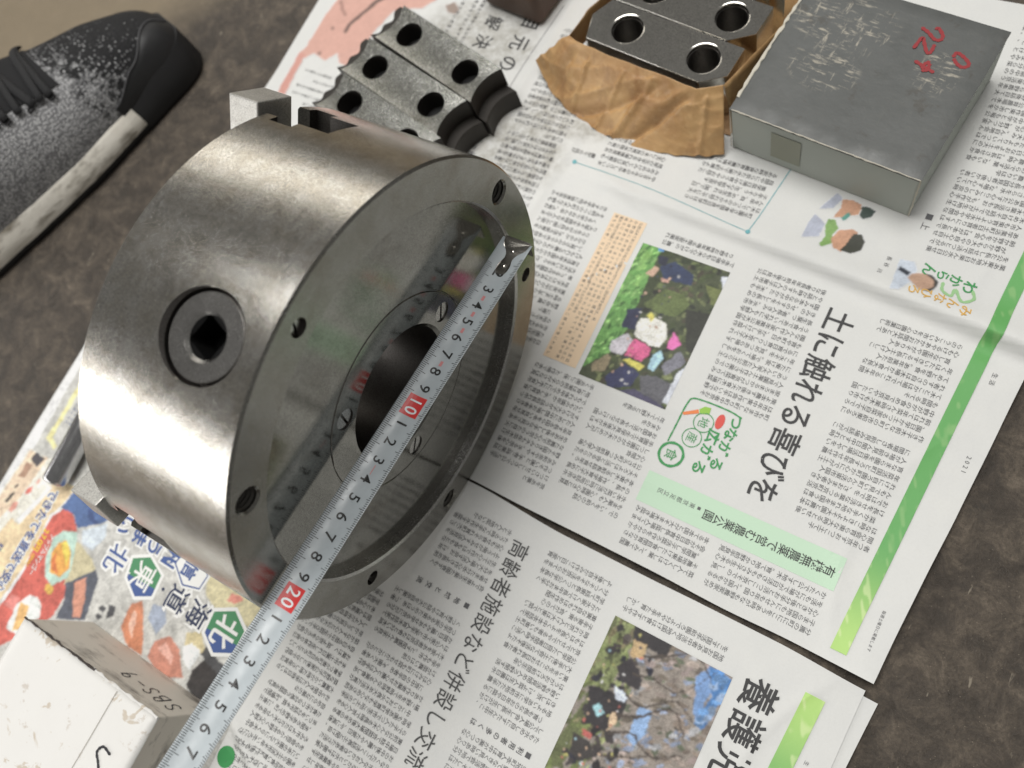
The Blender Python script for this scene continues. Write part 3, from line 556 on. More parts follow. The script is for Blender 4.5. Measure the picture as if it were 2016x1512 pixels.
h = hexes(H3, 1.0); Bl.stroke(np.r_[h, h[:1]], 1.0)
Wh.char('東', -171.6, -168.6, 18, 18, 0.012, (0, -1), (1, 0)); Wh.char('北', -98.8, -169.3, 19, 19, 0.02, (0, -1), (1, 0))
for ch, x, y, s in (('北', -197.6, -168.6, 18), ('道', -140.9, -168.8, 17), ('海', -121.8, -169.1, 17), ('・', -153.7, -168.3, 10)):
    if ch != '・': Wt.char(ch, x, y, s, s, 0.11, (0, -1), (1, 0))
    (Bl if ch == '北' else Nv).char(ch, x, y, s, s, 0.012, (0, -1), (1, 0))
for ch, x, y, s in (('信', -143.0, -149.5, 12), ('州', -160.4, -149.4, 13), ('う', -175.7, -149.4, 13), ('ま', -189.4, -149.1, 13), ('い', -204.6, -147.2, 14)):
    Wt.char(ch, x, y, s, s, 0.12, (0, -1), (1, 0)); Bl.char(ch, x, y, s, s, 0.03, (0, -1), (1, 0))
for ch, y in zip('できたてを直送で安心', np.linspace(-157, -226, 10)):
    x = -272.5 - (y + 157) * 0.02; Wt.char(ch, x, y, 8.2, 9.2, 0.11, (0, -1), (1, 0)); Bl.char(ch, x, y, 8.2, 9.2, 0.02, (0, -1), (1, 0))
Wt.build('white_outline', white_ink, papB, each=True); Gn.build('hexagon_tile', inkmat('hex_green', ink((72, 132, 90))), papB, each=True); Bl.build('blue_letter', blue_ink, papB, each=True); Nv.build('navy_letter', navy_ink, papB, each=True); Wh.build('white_letter', white_ink, papB, each=True)
T = Ink(placer(hB, 0.3)); hline(T, '270円', -261, -179, -191, 7.0, 0.03, 5.6); hline(T, '（税込）', -260, -195, -205, 3.4, 0.02); T.build('price_letter', yellow_ink, papB, each=True)
T = Ink(placer(hB, 0.3)); hline(T, 'アップルマンゴー', -253.5, -180, -206, 4.6, 0.02, 3.9); T.build('caption_letter', white_ink, papB, each=True)
T = Ink(placer(hB, 0.3))
for k in range(4): hline(T, ''.join(random.choice(KA) for _ in range(9)), -296 + 3.6 * k, -82, -110, 2.6)
hline(T, '発売中', -290, -205, -220, 6, 0.01); T.build('small_print', blue_ink, papB, stuff=True)
T = Ink(placer(hB, 0.3))
for k in range(2): hline(T, ''.join(random.choice(KA) for _ in range(9)), -290 + 7.2 * k, -82, -112, 2.8, 0.02)
T.build('red_small_print', red_ink, papB, stuff=True)
# ------------------------------------------------------------------ steels
def steel(name, base, r0, r1, scale=1.0, spots=0.35, spotcol=(0.10, 0.08, 0.06), bump=0.00012, stretch=(1, 1, 1), rot=(0, 0, 0), tint=None, metal=1.0, scratch=0.0, turn=None):
    m = mat(name, base, 0.3, metal); n = NT(m); v = n.map(stretch, rot)
    a = n.noise(70 * scale, 7, 0.68); g = n.noise(1500 * scale, 4, 0.65, v=v); st = n.noise(30 * scale, 8, 0.72, dist=0.6)
    c = n.mix(n.ramp(a, [(0.3, 0.0), (0.75, 1.0)]), base, tuple(x * 0.80 for x in (tint or base)))
    c = n.mix(n.math('MULTIPLY', n.ramp(st, [(0.52, 0.0), (0.74, 1.0)]), spots), c, spotcol)
    c = n.mix(n.ramp(n.noise(420 * scale, 3, 0.6), [(0.66, 0.0), (0.76, 0.5)]), c, spotcol)
    rg = n.ramp(n.mix(0.75, n.noise(60 * scale, 6, 0.65), g), [(0.32, r0), (0.68, r1)])
    if turn:                                 # fine turning marks: lines round the axis on the rim, rings on the face
        if turn == 'rim': tv = n.map((2600, 14, 14))
        else:
            _x, _y, _z = n.sep(); zz = n.math('SUBTRACT', _z, 0.115); rr_ = n.math('SQRT', n.math('ADD', n.math('MULTIPLY', _y, _y), n.math('MULTIPLY', zz, zz)))
            cx = n.t.nodes.new('ShaderNodeCombineXYZ'); n.t.links.new(n.math('MULTIPLY', rr_, 2200.0), cx.inputs[0]); tv = cx.outputs[0]
        tl = n.noise(1.0, 3, 0.6, v=tv); c = n.mix(n.ramp(tl, [(0.35, 0.30), (0.6, 0.0)]), c, tuple(x * 0.55 for x in base))
    grain = n.noise(1400, 2, 0.6); c = n.mix(n.ramp(grain, [(0.30, 0.6), (0.52, 0.0)]), c, tuple(x * 0.42 for x in base)); c = n.mix(n.ramp(grain, [(0.58, 0.0), (0.72, 0.35)]), c, tuple(min(0.92, x * 1.35) for x in base))
    h = g
    if scratch:                              # short hair scratches running every which way
        s1 = n.ramp(n.noise(800, 2, 0.5, v=n.map((0.2, 1, 1.0), (0.5, 0.3, 0.6)), dist=1.2), [(0.685, 0.0), (0.70, 1.0)]); s2 = n.ramp(n.noise(800, 2, 0.5, v=n.map((1, 0.2, 0.7), (0.9, 0.2, -0.5)), dist=1.2), [(0.688, 0.0), (0.70, 1.0)])
        sc = n.math('MAXIMUM', s1, s2); c = n.mix(n.math('MULTIPLY', sc, scratch), c, tuple(min(0.9, x * 1.5) for x in base)); h = n.math('SUBTRACT', g, n.math('MULTIPLY', sc, 0.25 * min(1.0, scratch * 4)))
    n.col(c); n.rgh(rg); n.bump(h, bump, 0.5); return m
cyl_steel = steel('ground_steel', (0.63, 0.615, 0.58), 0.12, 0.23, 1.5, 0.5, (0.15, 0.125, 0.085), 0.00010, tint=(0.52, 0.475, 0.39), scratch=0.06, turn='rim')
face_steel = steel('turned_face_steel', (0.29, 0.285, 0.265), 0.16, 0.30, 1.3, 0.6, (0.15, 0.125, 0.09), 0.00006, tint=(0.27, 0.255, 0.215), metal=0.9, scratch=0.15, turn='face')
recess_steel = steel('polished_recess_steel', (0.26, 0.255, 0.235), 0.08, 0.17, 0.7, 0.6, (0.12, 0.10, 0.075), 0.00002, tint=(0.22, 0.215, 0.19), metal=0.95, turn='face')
plain_steel = steel('bright_steel', (0.50, 0.49, 0.47), 0.16, 0.30, 1.6, 0.2, (0.2, 0.17, 0.13), scratch=0.3)
pinion_steel = steel('pinion_steel', (0.40, 0.39, 0.375), 0.18, 0.30, 1.6, 0.2, (0.2, 0.18, 0.15), 0.00005, scratch=0.08)
dark_steel = steel('dark_bore_steel', (0.17, 0.16, 0.15), 0.30, 0.5, 1.5, 0.4)
jaw_steel = steel('worn_jaw_steel', (0.53, 0.53, 0.50), 0.13, 0.34, 0.8, 0.85, (0.12, 0.11, 0.08), 0.00025, tint=(0.36, 0.36, 0.31), scratch=0.3)
thread_steel = mat('thread_steel', (0.10, 0.095, 0.085), 0.42, 0.8)
jaw_dark = mat('black_oxide', (0.030, 0.026, 0.022), 0.5, 0.4)
master_steel = steel('master_jaw_steel', (0.50, 0.49, 0.46), 0.38, 0.55, 1.5, 0.3, (0.25, 0.23, 0.19), metal=0.75, scratch=0.2)
new_steel = steel('polished_jaw_steel', (0.68, 0.66, 0.61), 0.08, 0.17, 1.2, 0.12, (0.22, 0.2, 0.18), 0.00003)
chrome = steel('chromed_rod', (0.60, 0.60, 0.61), 0.10, 0.22, 2.0, 0.25)

# ------------------------------------------------------------------ lathe chuck, standing on its rim, back face towards the right
R = 115.0
chuck = thing('lathe_chuck', 'large round steel lathe chuck standing on its rim with recessed back face towards the camera', 'lathe chuck')
AX = dict(o=(0, 0, R), ex=(0, 1, 0), ey=(0, 0, 1), ez=(1, 0, 0))
prof = [(-83, 33.5), (-83, 113.6), (-81.8, 115), (-1.1, 115), (0, 113.9), (0, 95.4), (-1.1, 94.3), (-6, 94.3), (-6, 51.9), (-6.6, 51.5), (-6.6, 51.1), (-6, 50.7), (-6, 35.2), (-7.6, 33.5)]
v, f = loop_lathe(prof, 224); body = mesh('body', frame_pts(v, **AX), f)
cut = []
def lathe_solid(prof, n):                    # open profile with capped ends
    m = len(prof); v = [(r * math.cos(2 * math.pi * i / n), r * math.sin(2 * math.pi * i / n), h) for h, r in prof for i in range(n)]
    return v, [tuple(range(n - 1, -1, -1)), tuple(range((m - 1) * n, m * n))] + [(k * n + i, k * n + (i + 1) % n, (k + 1) * n + (i + 1) % n, (k + 1) * n + i) for k in range(m - 1) for i in range(n)]
def face_pt(r, deg): a = math.radians(deg); return (0, r * math.cos(a), R + r * math.sin(a))
for d in (11.4, 131.2, 250.6):
    cv, cf = lathe_solid([(-26, 5.3), (-1.0, 5.3), (0.4, 6.7), (6, 6.7)], 32); cut.append((frame_pts(cv, face_pt(105, d), (0, 1, 0), (0, 0, 1), (1, 0, 0)), cf))
for d in (92.6, 331.8, 211.4):
    cv, cf = cyl(4.1, 4.1, -9, 6, 28); cut.append((frame_pts(cv, face_pt(104, d), (0, 1, 0), (0, 0, 1), (1, 0, 0)), cf))
for d in (5, 125, 245):
    cv, cf = cyl(5.2, 5.2, -9.5, 0, 28); cut.append((frame_pts(cv, face_pt(43, d), (0, 1, 0), (0, 0, 1), (1, 0, 0)), cf))
TH = math.radians(101.6); PN = np.array((0, math.cos(TH), math.sin(TH))); PT = np.array((0, -math.sin(TH), math.cos(TH))); PO = np.array((-29.0, 0, R))
cv, cf = lathe_solid([(92, 9.3), (103.9, 9.3), (104, 18.4), (113.0, 18.4), (116, 20.2), (125, 25.6)], 64); cut.append((frame_pts(cv, PO, (1, 0, 0), -PT, PN), cf))
JA = (43.5, 160.0, 281.6)
for d in JA:                                 # stepped jaw slots, open at the rim
    a = math.radians(d); rn = (0, math.cos(a), math.sin(a)); tn = (0, -math.sin(a), math.cos(a))
    sl = [(-90, -10), (-76, -10), (-76, -15), (-64, -15), (-64, -10), (-48, -10), (-48, 10), (-64, 10), (-64, 15), (-76, 15), (-76, 10), (-90, 10)]
    sv_, sf_ = prism(sl, 60, 130); cut.append((frame_pts(sv_, (0, 0, R), (1, 0, 0), tn, rn), sf_))
body = carve(body, cut)
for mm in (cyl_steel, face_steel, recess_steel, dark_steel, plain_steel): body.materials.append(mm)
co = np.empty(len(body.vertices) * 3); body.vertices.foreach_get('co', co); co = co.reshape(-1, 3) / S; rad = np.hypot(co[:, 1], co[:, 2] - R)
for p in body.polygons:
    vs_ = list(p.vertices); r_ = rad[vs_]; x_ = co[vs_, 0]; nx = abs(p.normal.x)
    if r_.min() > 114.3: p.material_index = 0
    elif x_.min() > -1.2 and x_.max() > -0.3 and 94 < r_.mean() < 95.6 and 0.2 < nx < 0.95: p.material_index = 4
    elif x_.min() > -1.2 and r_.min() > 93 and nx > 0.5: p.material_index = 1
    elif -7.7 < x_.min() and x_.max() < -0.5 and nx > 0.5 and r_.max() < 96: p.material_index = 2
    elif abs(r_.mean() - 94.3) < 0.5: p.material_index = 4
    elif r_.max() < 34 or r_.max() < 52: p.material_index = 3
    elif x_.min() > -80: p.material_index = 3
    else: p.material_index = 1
body.polygons.foreach_set('use_smooth', [True] * len(body.polygons)); body.set_sharp_from_angle(angle=math.radians(28))
nr = np.empty(len(body.loops) * 3); body.corner_normals.foreach_get('vector', nr); nr = nr.reshape(-1, 3)
for p in body.polygons:
    if p.material_index == 0 and abs(p.normal.x) < 0.2:
        for li in p.loop_indices:
            q = co[body.loops[li].vertex_index]; k = np.array((0, q[1], q[2] - R)); nr[li] = k / np.linalg.norm(k)
body.normals_split_custom_set([tuple(x) for x in nr])
link('body', body, None, chuck)
# tapped holes: thread ridges
pr = []
for k in range(12): pr += [(-2.0 - 1.9 * k, 5.25), (-2.95 - 1.9 * k, 4.4)]
pr = pr + [(-25, 5.28), (-2.0, 5.28)]
for d in (11.4, 131.2, 250.6):
    v, f = loop_lathe(pr, 28); obj('thread', frame_pts(v, face_pt(105, d), (0, 1, 0), (0, 0, 1), (1, 0, 0)), f, thread_steel, chuck, smooth=20)
    obj('hole_bottom', frame_pts(cyl(5.2, 5.2, -26, -25.2, 24)[0], face_pt(105, d), (0, 1, 0), (0, 0, 1), (1, 0, 0)), cyl(5.2, 5.2, -26, -25.2, 24)[1], dark_steel, chuck)
def slotted(name, r, z0, z1, slot, ang, org):
    v, f = cyl(r, r, z0, z1, 32); me = mesh(name, frame_pts(v, org, (0, 1, 0), (0, 0, 1), (1, 0, 0)), f)
    c, s = math.cos(ang), math.sin(ang); bv, bf = box(-2 * r, 2 * r, -slot / 2, slot / 2, z1 - 1.8, z1 + 2)
    return carve(me, [(frame_pts(bv, org, (0, c, s), (0, -s, c), (1, 0, 0)), bf)])
for d, a in ((92.6, 1.05), (331.8, 0.5), (211.4, 2.0)):
    o = link('set_screw', slotted('set_screw', 3.95, -8, -2.2, 1.3, a, face_pt(104, d)), plain_steel, chuck)
for d, a in ((5, 0.9), (125, 1.35), (245, 0.7)):
    link('hub_screw', slotted('hub_screw', 5.0, -9.4, -6.7, 1.3, a, face_pt(43, d)), plain_steel, chuck)
socket_black = mat('socket_shade', (0.005, 0.005, 0.005), 0.8); socket_black.node_tree.nodes['Principled BSDF'].inputs['Specular IOR Level'].default_value = 0.08  # shade of the deep socket put into a near-black, almost glossless colour
# pinion with square socket: collar, bright chamfer, then a dark square hole
NP = 64; ang = np.linspace(0, 2 * math.pi, NP, endpoint=False); q = math.radians(23 + 45)
rsq = np.array([min(6.35 / max(abs(math.cos(t - q)), abs(math.sin(t - q))), 8.25) for t in ang])
rings = [(104.2, np.full(NP, 17.2)), (111.9, np.full(NP, 17.2)), (112.3, np.full(NP, 16.8)), (112.3, np.full(NP, 9.7)), (110.9, np.full(NP, 8.4)), (110.2, rsq), (97, rsq)]
v = [(r_[i] * math.cos(ang[i]), r_[i] * math.sin(ang[i]), h_) for h_, r_ in rings for i in range(NP)]
def ringf(k): return [(k * NP + i, k * NP + (i + 1) % NP, (k + 1) * NP + (i + 1) % NP, (k + 1) * NP + i) for i in range(NP)]
pino = obj('pinion', frame_pts(v, PO, (1, 0, 0), -PT, PN), ringf(0) + ringf(1) + ringf(2), pinion_steel, chuck, smooth=40)
obj('socket_chamfer', frame_pts(v, PO, (1, 0, 0), -PT, PN), ringf(3), plain_steel, pino, smooth=60)
obj('square_socket', frame_pts(v, PO, (1, 0, 0), -PT, PN), ringf(4) + ringf(5), socket_black, pino, smooth=30)
dv, df = cyl(8.6, 8.6, 95, 97.2, 24); obj('socket_bottom', frame_pts(dv, PO, (1, 0, 0), -PT, PN), df, socket_black, pino)
bv = [(8.2 * math.cos(t), 8.2 * math.sin(t), z) for z in (100, 107.4) for t in np.linspace(0, 2 * math.pi, 33)[:-1]]
# master jaws on the front side
for d, top in ((JA[0], 118), (JA[1], 118), (JA[2], 110)):
    a = math.radians(d); rn = (0, math.cos(a), math.sin(a)); tn = (0, -math.sin(a), math.cos(a))
    out = prism([(0.8, 0), (6.4, 10.5), (top, 10.5), (top, -10.5), (6.4, -10.5)], -104, -87)
    jo = obj('jaw', frame_pts(out[0], (0, 0, R), rn, tn, (1, 0, 0)), out[1], master_steel, chuck); fix_normals(jo.data); bevel_obj(jo, 0.6)
    out = prism([(62, 9.4), (98, 9.4), (98, -9.4), (62, -9.4)], -86.9, -49)
    jr = obj('jaw_guide', frame_pts(out[0], (0, 0, R), rn, tn, (1, 0, 0)), out[1], dark_steel, jo); fix_normals(jr.data)

# ------------------------------------------------------------------ tape measure laid across the back face
tape = thing('tape_measure', 'white metric steel tape measure stretched across the recessed chuck face', 'tape measure')
TO = np.array((8.7, 91.58, 109.5)); ta = 2.9629; TD = np.array((0, math.cos(ta), math.sin(ta))); TV = np.array((1.0, 0, 0)); TN = np.cross(TD, TV); KK = 0.979
def tp(p, eps=0.0):
    p = np.asarray(p, float); u, b = p[:, 0], p[:, 1]
    rise = 2.3 * (b / 8.3) ** 2 + eps; sag = -0.00004 * (u - 60) ** 2 * 0.0
    return TO + np.outer(u, TD) + np.outer(b, TV) + np.outer(rise + sag, TN)
bb = np.linspace(-8.3, 8.3, 17); uu = np.linspace(0, 430, 87)
v = tp([(u, b) for u in uu for b in bb]); nb = len(bb)
f = [(i * nb + j, (i + 1) * nb + j, (i + 1) * nb + j + 1, i * nb + j + 1) for i in range(len(uu) - 1) for j in range(nb - 1)]
tw = mat('tape_enamel', (0.52, 0.57, 0.60), 0.33); n = NT(tw); n.col(n.mix(n.ramp(n.noise(70, 5, 0.65), [(0.35, 0.0), (0.75, 0.5)]), (0.46, 0.505, 0.53), (0.33, 0.365, 0.385))); n.rgh(n.ramp(n.noise(120, 4), [(0.3, 0.25), (0.7, 0.5)]))
b_o = obj('blade', v, f, tw, tape, smooth=180); md = b_o.modifiers.new('thick', 'SOLIDIFY'); md.thickness = 0.00016; md.offset = -1
tick = Ink(lambda p: tp(p, 0.07)); num = Ink(lambda p: tp(p, 0.09)); redb = Ink(lambda p: tp(p, 0.06)); whn = Ink(lambda p: tp(p, 0.10)); pink_ = Ink(lambda p: tp(p, 0.07))
def quad(I, u0, u1, b0, b1, nn=3):
    bs = np.linspace(b0, b1, nn); I.add([(u, b) for b in bs for u in (u0, u1)], [(2 * i, 2 * i + 1, 2 * i + 3, 2 * i + 2) for i in range(nn - 1)])
for k in range(3, 420):
    u = k * KK + 3.2
    L = 4.2 if k % 10 == 0 else (3.3 if k % 5 == 0 else 2.3)
    if k >= 13: quad(tick, u - 0.15, u + 0.15, -8.25, -8.25 + L)
    if k % 1 == 0 and k >= 6: quad(tick, u - 0.15, u + 0.15, 8.25, 8.25 - L * 0.85)
for k in range(2, 40):
    u = k * 10 * KK; t = str(k) if k % 10 == 0 else str(k % 10)
    if k % 10 == 0:
        bs = np.linspace(-4.9, 4.3, 6); redb.add([(uq, b) for b in bs for uq in (u - 5.4, u + 5.4)], [(2 * i, 2 * i + 1, 2 * i + 3, 2 * i + 2) for i in range(5)])
        for ch, du in zip(t, (-2.4, 2.4)): whn.char(ch, u + du, -0.3, 7.4, 8.6, 0.012)
    else: num.char(t, u, -0.4, 7.6, 7.6, 0.012)
    if k in (3, 4, 5, 7, 13): quad(pink_, u + 3.9, u + 6.6, -0.9, 0.6) if k != 13 else quad(pink_, u + 2.6, u + 7.4, -0.5, -0.1)
tblack = mat('tape_print', (0.02, 0.02, 0.02), 0.4); tred = mat('tape_red', (0.60, 0.045, 0.045), 0.4)
tick.build('graduation', tblack, tape, stuff=True); num.build('number', tblack, tape, each=True); redb.build('red_block', tred, tape, each=True); whn.build('white_number', mat('tape_white', (0.75, 0.78, 0.8), 0.4), tape, each=True); pink_.build('red_mark', mat('tape_pink', (0.62, 0.25, 0.25), 0.4), tape, each=True)
hook_steel = mat('plated_hook', (0.52, 0.50, 0.46), 0.2, 1.0)
# end hook: plate bent down over the end, two rivets
hp = curve_pts([(20, 0), (18.5, 2.6), (14.5, 3.2), (10, 2.2), (6.5, 3.4), (3.5, 6.2), (-0.8, 7.2)], 5); hp = np.r_[hp, [(x, -y) for x, y in hp[::-1][:-1]]]
me_v = tp(hp, 0.45); me_u = tp(hp, 0.05); k = len(hp)
obj('end_hook', np.r_[me_u, me_v], [tuple(range(k, 2 * k)), tuple(range(k - 1, -1, -1))] + [(i, (i + 1) % k, k + (i + 1) % k, k + i) for i in range(k)], hook_steel, tape)
lip = [TO + TD * u_ + TV * b_ + TN * z_ for z_ in (2.3, -7.5) for u_ in (-1.0, -0.2) for b_ in (-7.0, 7.0)]
obj('hook_lip', lip, [(0, 1, 5, 4), (2, 6, 7, 3), (0, 4, 6, 2), (1, 3, 7, 5), (0, 2, 3, 1), (4, 5, 7, 6)], hook_steel, tape)
for u_ in (5.4, 14.6):
    v, f = [], []
    for i in range(5):
        for j in range(16):
            a = i / 4 * math.pi / 2; v.append(TO + TD * (u_ + 1.5 * math.cos(a) * math.cos(j * math.pi / 8)) + TV * (1.5 * math.cos(a) * math.sin(j * math.pi / 8)) + TN * (0.4 + 0.9 * math.sin(a)))
    f = [(i * 16 + j, i * 16 + (j + 1) % 16, (i + 1) * 16 + (j + 1) % 16, (i + 1) * 16 + j) for i in range(4) for j in range(16)]
    obj('rivet', v, f, hook_steel, tape, smooth=180)

# ------------------------------------------------------------------ loose worn jaws behind the chuck
def arc_outline(x0, x1, hw, dl, dr, n=10):
    yr = np.linspace(-hw, hw, n); p = [(x1 - dr * (1 - (y / hw) ** 2), y) for y in yr]; return p + [(x0 + dl * (1 - (y / hw) ** 2), y) for y in yr[::-1]]
def jaw_copy(root, label, loc, rz):
    r = root.copy(); COL.objects.link(r); r.location = Vector(loc) * S; r.rotation_euler = (0, 0, rz); r['label'] = label
    for ch in [c for c in bpy.data.objects if c.parent == root]:
        c = ch.copy(); COL.objects.link(c); c.parent = r
    return r
def worn_jaw(label, loc, rz):
    t = thing('chuck_jaw', label, 'chuck jaw', loc, rz, 'loose worn chuck jaws')
    up = mesh('block', *prism(arc_outline(-49, 49, 15.0, 3.5, 5.5), 17.5, 35)); lowm = mesh('stepped_base', *prism(arc_outline(-56, 57, 14.6, 4.5, 5.0), 0, 17.4))
    holes = [(frame_pts(cyl(9.6, 9.6, -5, 45, 40)[0], (hx, 0, 0), (1, 0, 0), (0, 1, 0), (0, 0, 1)), cyl(9.6, 9.6, -5, 45, 40)[1]) for hx in (-28.4, 28.4)]
    up.materials.append(jaw_steel); up.materials.append(jaw_dark)
    cc = cyl(71, 71, -70, 70, 160); u2 = carve(up, holes + [(frame_pts(cc[0], (0, 0, 104.2), (0, 1, 0), (0, 0, 1), (1, 0, 0)), cc[1])])
    for p in u2.polygons: p.material_index = 0 if p.normal.z > 0.5 else 1
    uo = link('block', u2, None, t, smooth=32); bevel_obj(uo, 0.7, 2)
    wv = arc_outline(-57, 57, 14.7, 5.0, 5.0, 24); wv = [(x + (1.6 * math.sin(y * 0.55) if x < 0 else 0), y) for x, y in wv]
    bo = obj('stepped_base', *prism(wv, 0, 17.3), jaw_dark, t, smooth=32); fix_normals(bo.data); bevel_obj(bo, 0.6, 1)
    led = [(x + 1.5 * math.sin(y * 0.5), y) for x, y in [(-55.5 + 3.5 * (1 - (y / 14.4) ** 2), y) for y in np.linspace(14.4, -14.4, 24)]] + [(-49.2 + 3.5 * (1 - (y / 14.4) ** 2), y) for y in np.linspace(-14.4, 14.4, 12)]
    lo = obj('end_step', *prism(led, 17.5, 31), jaw_dark, t, smooth=32); fix_normals(lo.data)
    for hx in (-28.4, 28.4):
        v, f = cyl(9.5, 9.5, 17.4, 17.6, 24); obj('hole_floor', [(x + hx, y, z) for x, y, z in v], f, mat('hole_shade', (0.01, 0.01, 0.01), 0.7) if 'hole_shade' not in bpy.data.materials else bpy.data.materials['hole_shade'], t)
    return t
jw = worn_jaw('worn loose chuck jaw with two dark holes, farthest of the three from the chuck', (-148.7, 224.5, 0), math.radians(-15.8))
jaw_copy(jw, 'worn loose chuck jaw with two dark holes, middle one of the three behind the chuck', (-160.0, 194.9, 0), math.radians(-14.6))
jaw_copy(jw, 'worn loose chuck jaw nearest the chuck, half hidden behind its rim', (-163.5, 164.6, 0), math.radians(-14.2))

# ------------------------------------------------------------------ polished jaws in brown paper
def new_jaw(label, loc, rz):
    t = thing('chuck_jaw', label, 'chuck jaw', loc, rz, 'polished chuck jaws wrapped in brown paper')
    out = [(-48.5, -15.6), (33, -15.6), (46.6, -5), (46, 15.6), (-48.5, 15.6), (-54.5, 1)]
    me = mesh('block', *prism(out, 0, 37))
    CS = lathe_solid([(6, 9.8), (36.2, 9.8), (37.3, 10.7), (50, 10.7)], 48); cs = [(frame_pts(CS[0], (hx, 0, 0), (1, 0, 0), (0, 1, 0), (0, 0, 1)), CS[1]) for hx in (-27.2, 27.2)]
    o = link('block', carve(me, cs), new_steel, t, smooth=30); bevel_obj(o, 0.7, 2)
    for hx in (-27.2, 27.2):
        v, f = loop_lathe([(6.2, 9.65), (34.5, 9.65), (34.5, 9.5), (6.2, 9.5)], 40); obj('hole_lining', [(x + hx, y, z) for x, y, z in v], f, dark_steel, t, smooth=30)
    return t
nj = new_jaw('polished chuck jaw with two shiny rimmed holes, nearest the torn brown paper edge', (-1.75, 268.7, 1.0), math.radians(-7.8))
c, s = math.cos(math.radians(-7.8)), math.sin(math.radians(-7.8))
jaw_copy(nj, 'polished chuck jaw with brownish sheen, second from the brown paper flap', (-1.75 - s * 31.8, 268.7 + c * 31.8, 1.0), math.radians(-7.8))
jaw_copy(nj, 'polished chuck jaw at the top edge, third from the brown paper flap', (-1.75 - s * 63.6, 268.7 + c * 63.6, 1.0), math.radians(-7.8))
km = mat('oiled_kraft', (0.40, 0.22, 0.08), 0.55); n = NT(km)
c_ = n.mix(n.ramp(n.noise(30, 5, 0.6, dist=0.8), [(0.3, 0.0), (0.7, 1.0)]), (0.31, 0.165, 0.065), (0.52, 0.33, 0.15))
c_ = n.mix(n.ramp(n.noise(55, 4, 0.6, v=n.map((1, 1, 0.3))), [(0.55, 0.0), (0.75, 0.7)]), c_, (0.20, 0.10, 0.045)); c_ = n.mix(n.ramp(n.noise(260, 4, 0.7), [(0.5, 0.0), (0.8, 0.4)]), c_, (0.60, 0.42, 0.22))
n.col(c_); n.bump(n.noise(220, 5, 0.6), 0.0005, 0.5); n.rgh(n.ramp(n.noise(40, 3), [(0.3, 0.4), (0.7, 0.65)]))
kp = thing('kraft_paper', 'oily brown kraft paper wrapper folded open around the polished jaws', 'wrapping paper')
def lerp_poly(P_, t):
    P_ = np.asarray(P_, float); d = np.r_[0, np.cumsum(np.linalg.norm(np.diff(P_, axis=0), axis=1))]; d /= d[-1]
    return np.stack([np.interp(t, d, P_[:, k]) for k in range(P_.shape[1])], -1)
def ksheet(name, top, bot, nu, nv, amp, bulge, creases=()):
    t = np.linspace(0, 1, nu); A = lerp_poly(top, t); B = lerp_poly(bot, t); v = []
    for j in range(nv):
        q = j / (nv - 1); Pq = A * (1 - q) + B * q
        Pq[:, 2] = A[:, 2] * (1 - q) ** 1.25 + B[:, 2] * (1 - (1 - q) ** 1.25) + bulge * math.sin(math.pi * q)
        Pq[:, 2] += amp * ((vnoise(t * 9 + 3, np.full(nu, q * 5)) - 0.5) * 2 + (vnoise(t * 23, np.full(nu, q * 11 + 7)) - 0.5)) * math.sin(math.pi * min(1, q * 1.15 + 0.08)) ** 0.5
        r1 = 1 - np.abs(2 * vnoise(t * 4.5 + 60 + q * 1.6, np.full(nu, q * 2.2 + 20) + t * 2) - 1); r2 = 1 - np.abs(2 * vnoise(t * 17 - q * 5 + 5, np.full(nu, q * 9 + 2) - t * 6) - 1)
        Pq[:, 2] += amp * 1.5 * (r1 ** 2 * 1.6 + r2 ** 3 * 0.22 - 0.8) * min(1, q * 6) * min(1, (1 - q) * 6 + 0.2)
        Pq[:, 0] += 1.6 * q ** 4 * (vnoise(t * 31, np.full(nu, 3.0)) - 0.5); Pq[:, 1] += 2.4 * q ** 6 * (vnoise(t * 27, np.full(nu, 9.0)) - 0.5)
        for u0, u1, d_, wd in creases:
            Pq[:, 2] += d_ * np.exp(-((t - (u0 + (u1 - u0) * q)) / wd) ** 2) * smooth(q, 0, 0.3)
        Pq[:, 2] = np.maximum(Pq[:, 2], 0.5); v += list(Pq)
    f = [(j * nu + i, j * nu + i + 1, (j + 1) * nu + i + 1, (j + 1) * nu + i) for j in range(nv - 1) for i in range(nu - 1)]
    o = obj(name, v, f, km, kp, smooth=35); md = o.modifiers.new('t', 'SOLIDIFY'); md.thickness = 0.00022; return o
ksheet('front_flap', [(-66, 262, 33), (-58, 257.5, 36), (-40, 253.6, 36.3), (0, 249.4, 36.4), (29, 245.6, 36), (44, 251, 38)],
       [(-93, 254, 9), (-84, 245, 5), (-66, 233, 2.0), (-50, 225.5, 1.0), (-30, 220, 0.8), (-6, 216.5, 0.8), (25, 219.5, 1.2), (53.6, 227.5, 2.5)], 150, 60, 1.3, 2.5,
       ((0.22, 0.30, 2.6, 0.012), (0.62, 0.52, 3.2, 0.016), (0.86, 0.56, -4.5, 0.028), (0.45, 0.44, 1.6, 0.010), (0.92, 0.90, 2.2, 0.012), (0.12, 0.16, -2.6, 0.02), (0.70, 0.30, -3.0, 0.03)))
ksheet('side_fold', [(44, 251, 38.5), (52, 271, 40.5), (61, 300, 39.5), (76, 350, 38)], [(49.5, 249, 6), (54, 271, 3), (61.5, 300, 2), (77, 350, 1)], 40, 8, 0.8, 0)
ksheet('side_fold', [(-66, 262, 33), (-62, 282, 34), (-56, 300, 33), (-44, 350, 33)], [(-74, 264, 8), (-69, 283, 3), (-62, 301, 2), (-50, 350, 1)], 40, 8, 0.8, 0)
obj('under_sheet', [(-66, 258, 0.6), (50, 243, 0.6), (77, 350, 0.6), (-50, 360, 0.6)], [(0, 1, 2, 3)], km, kp)

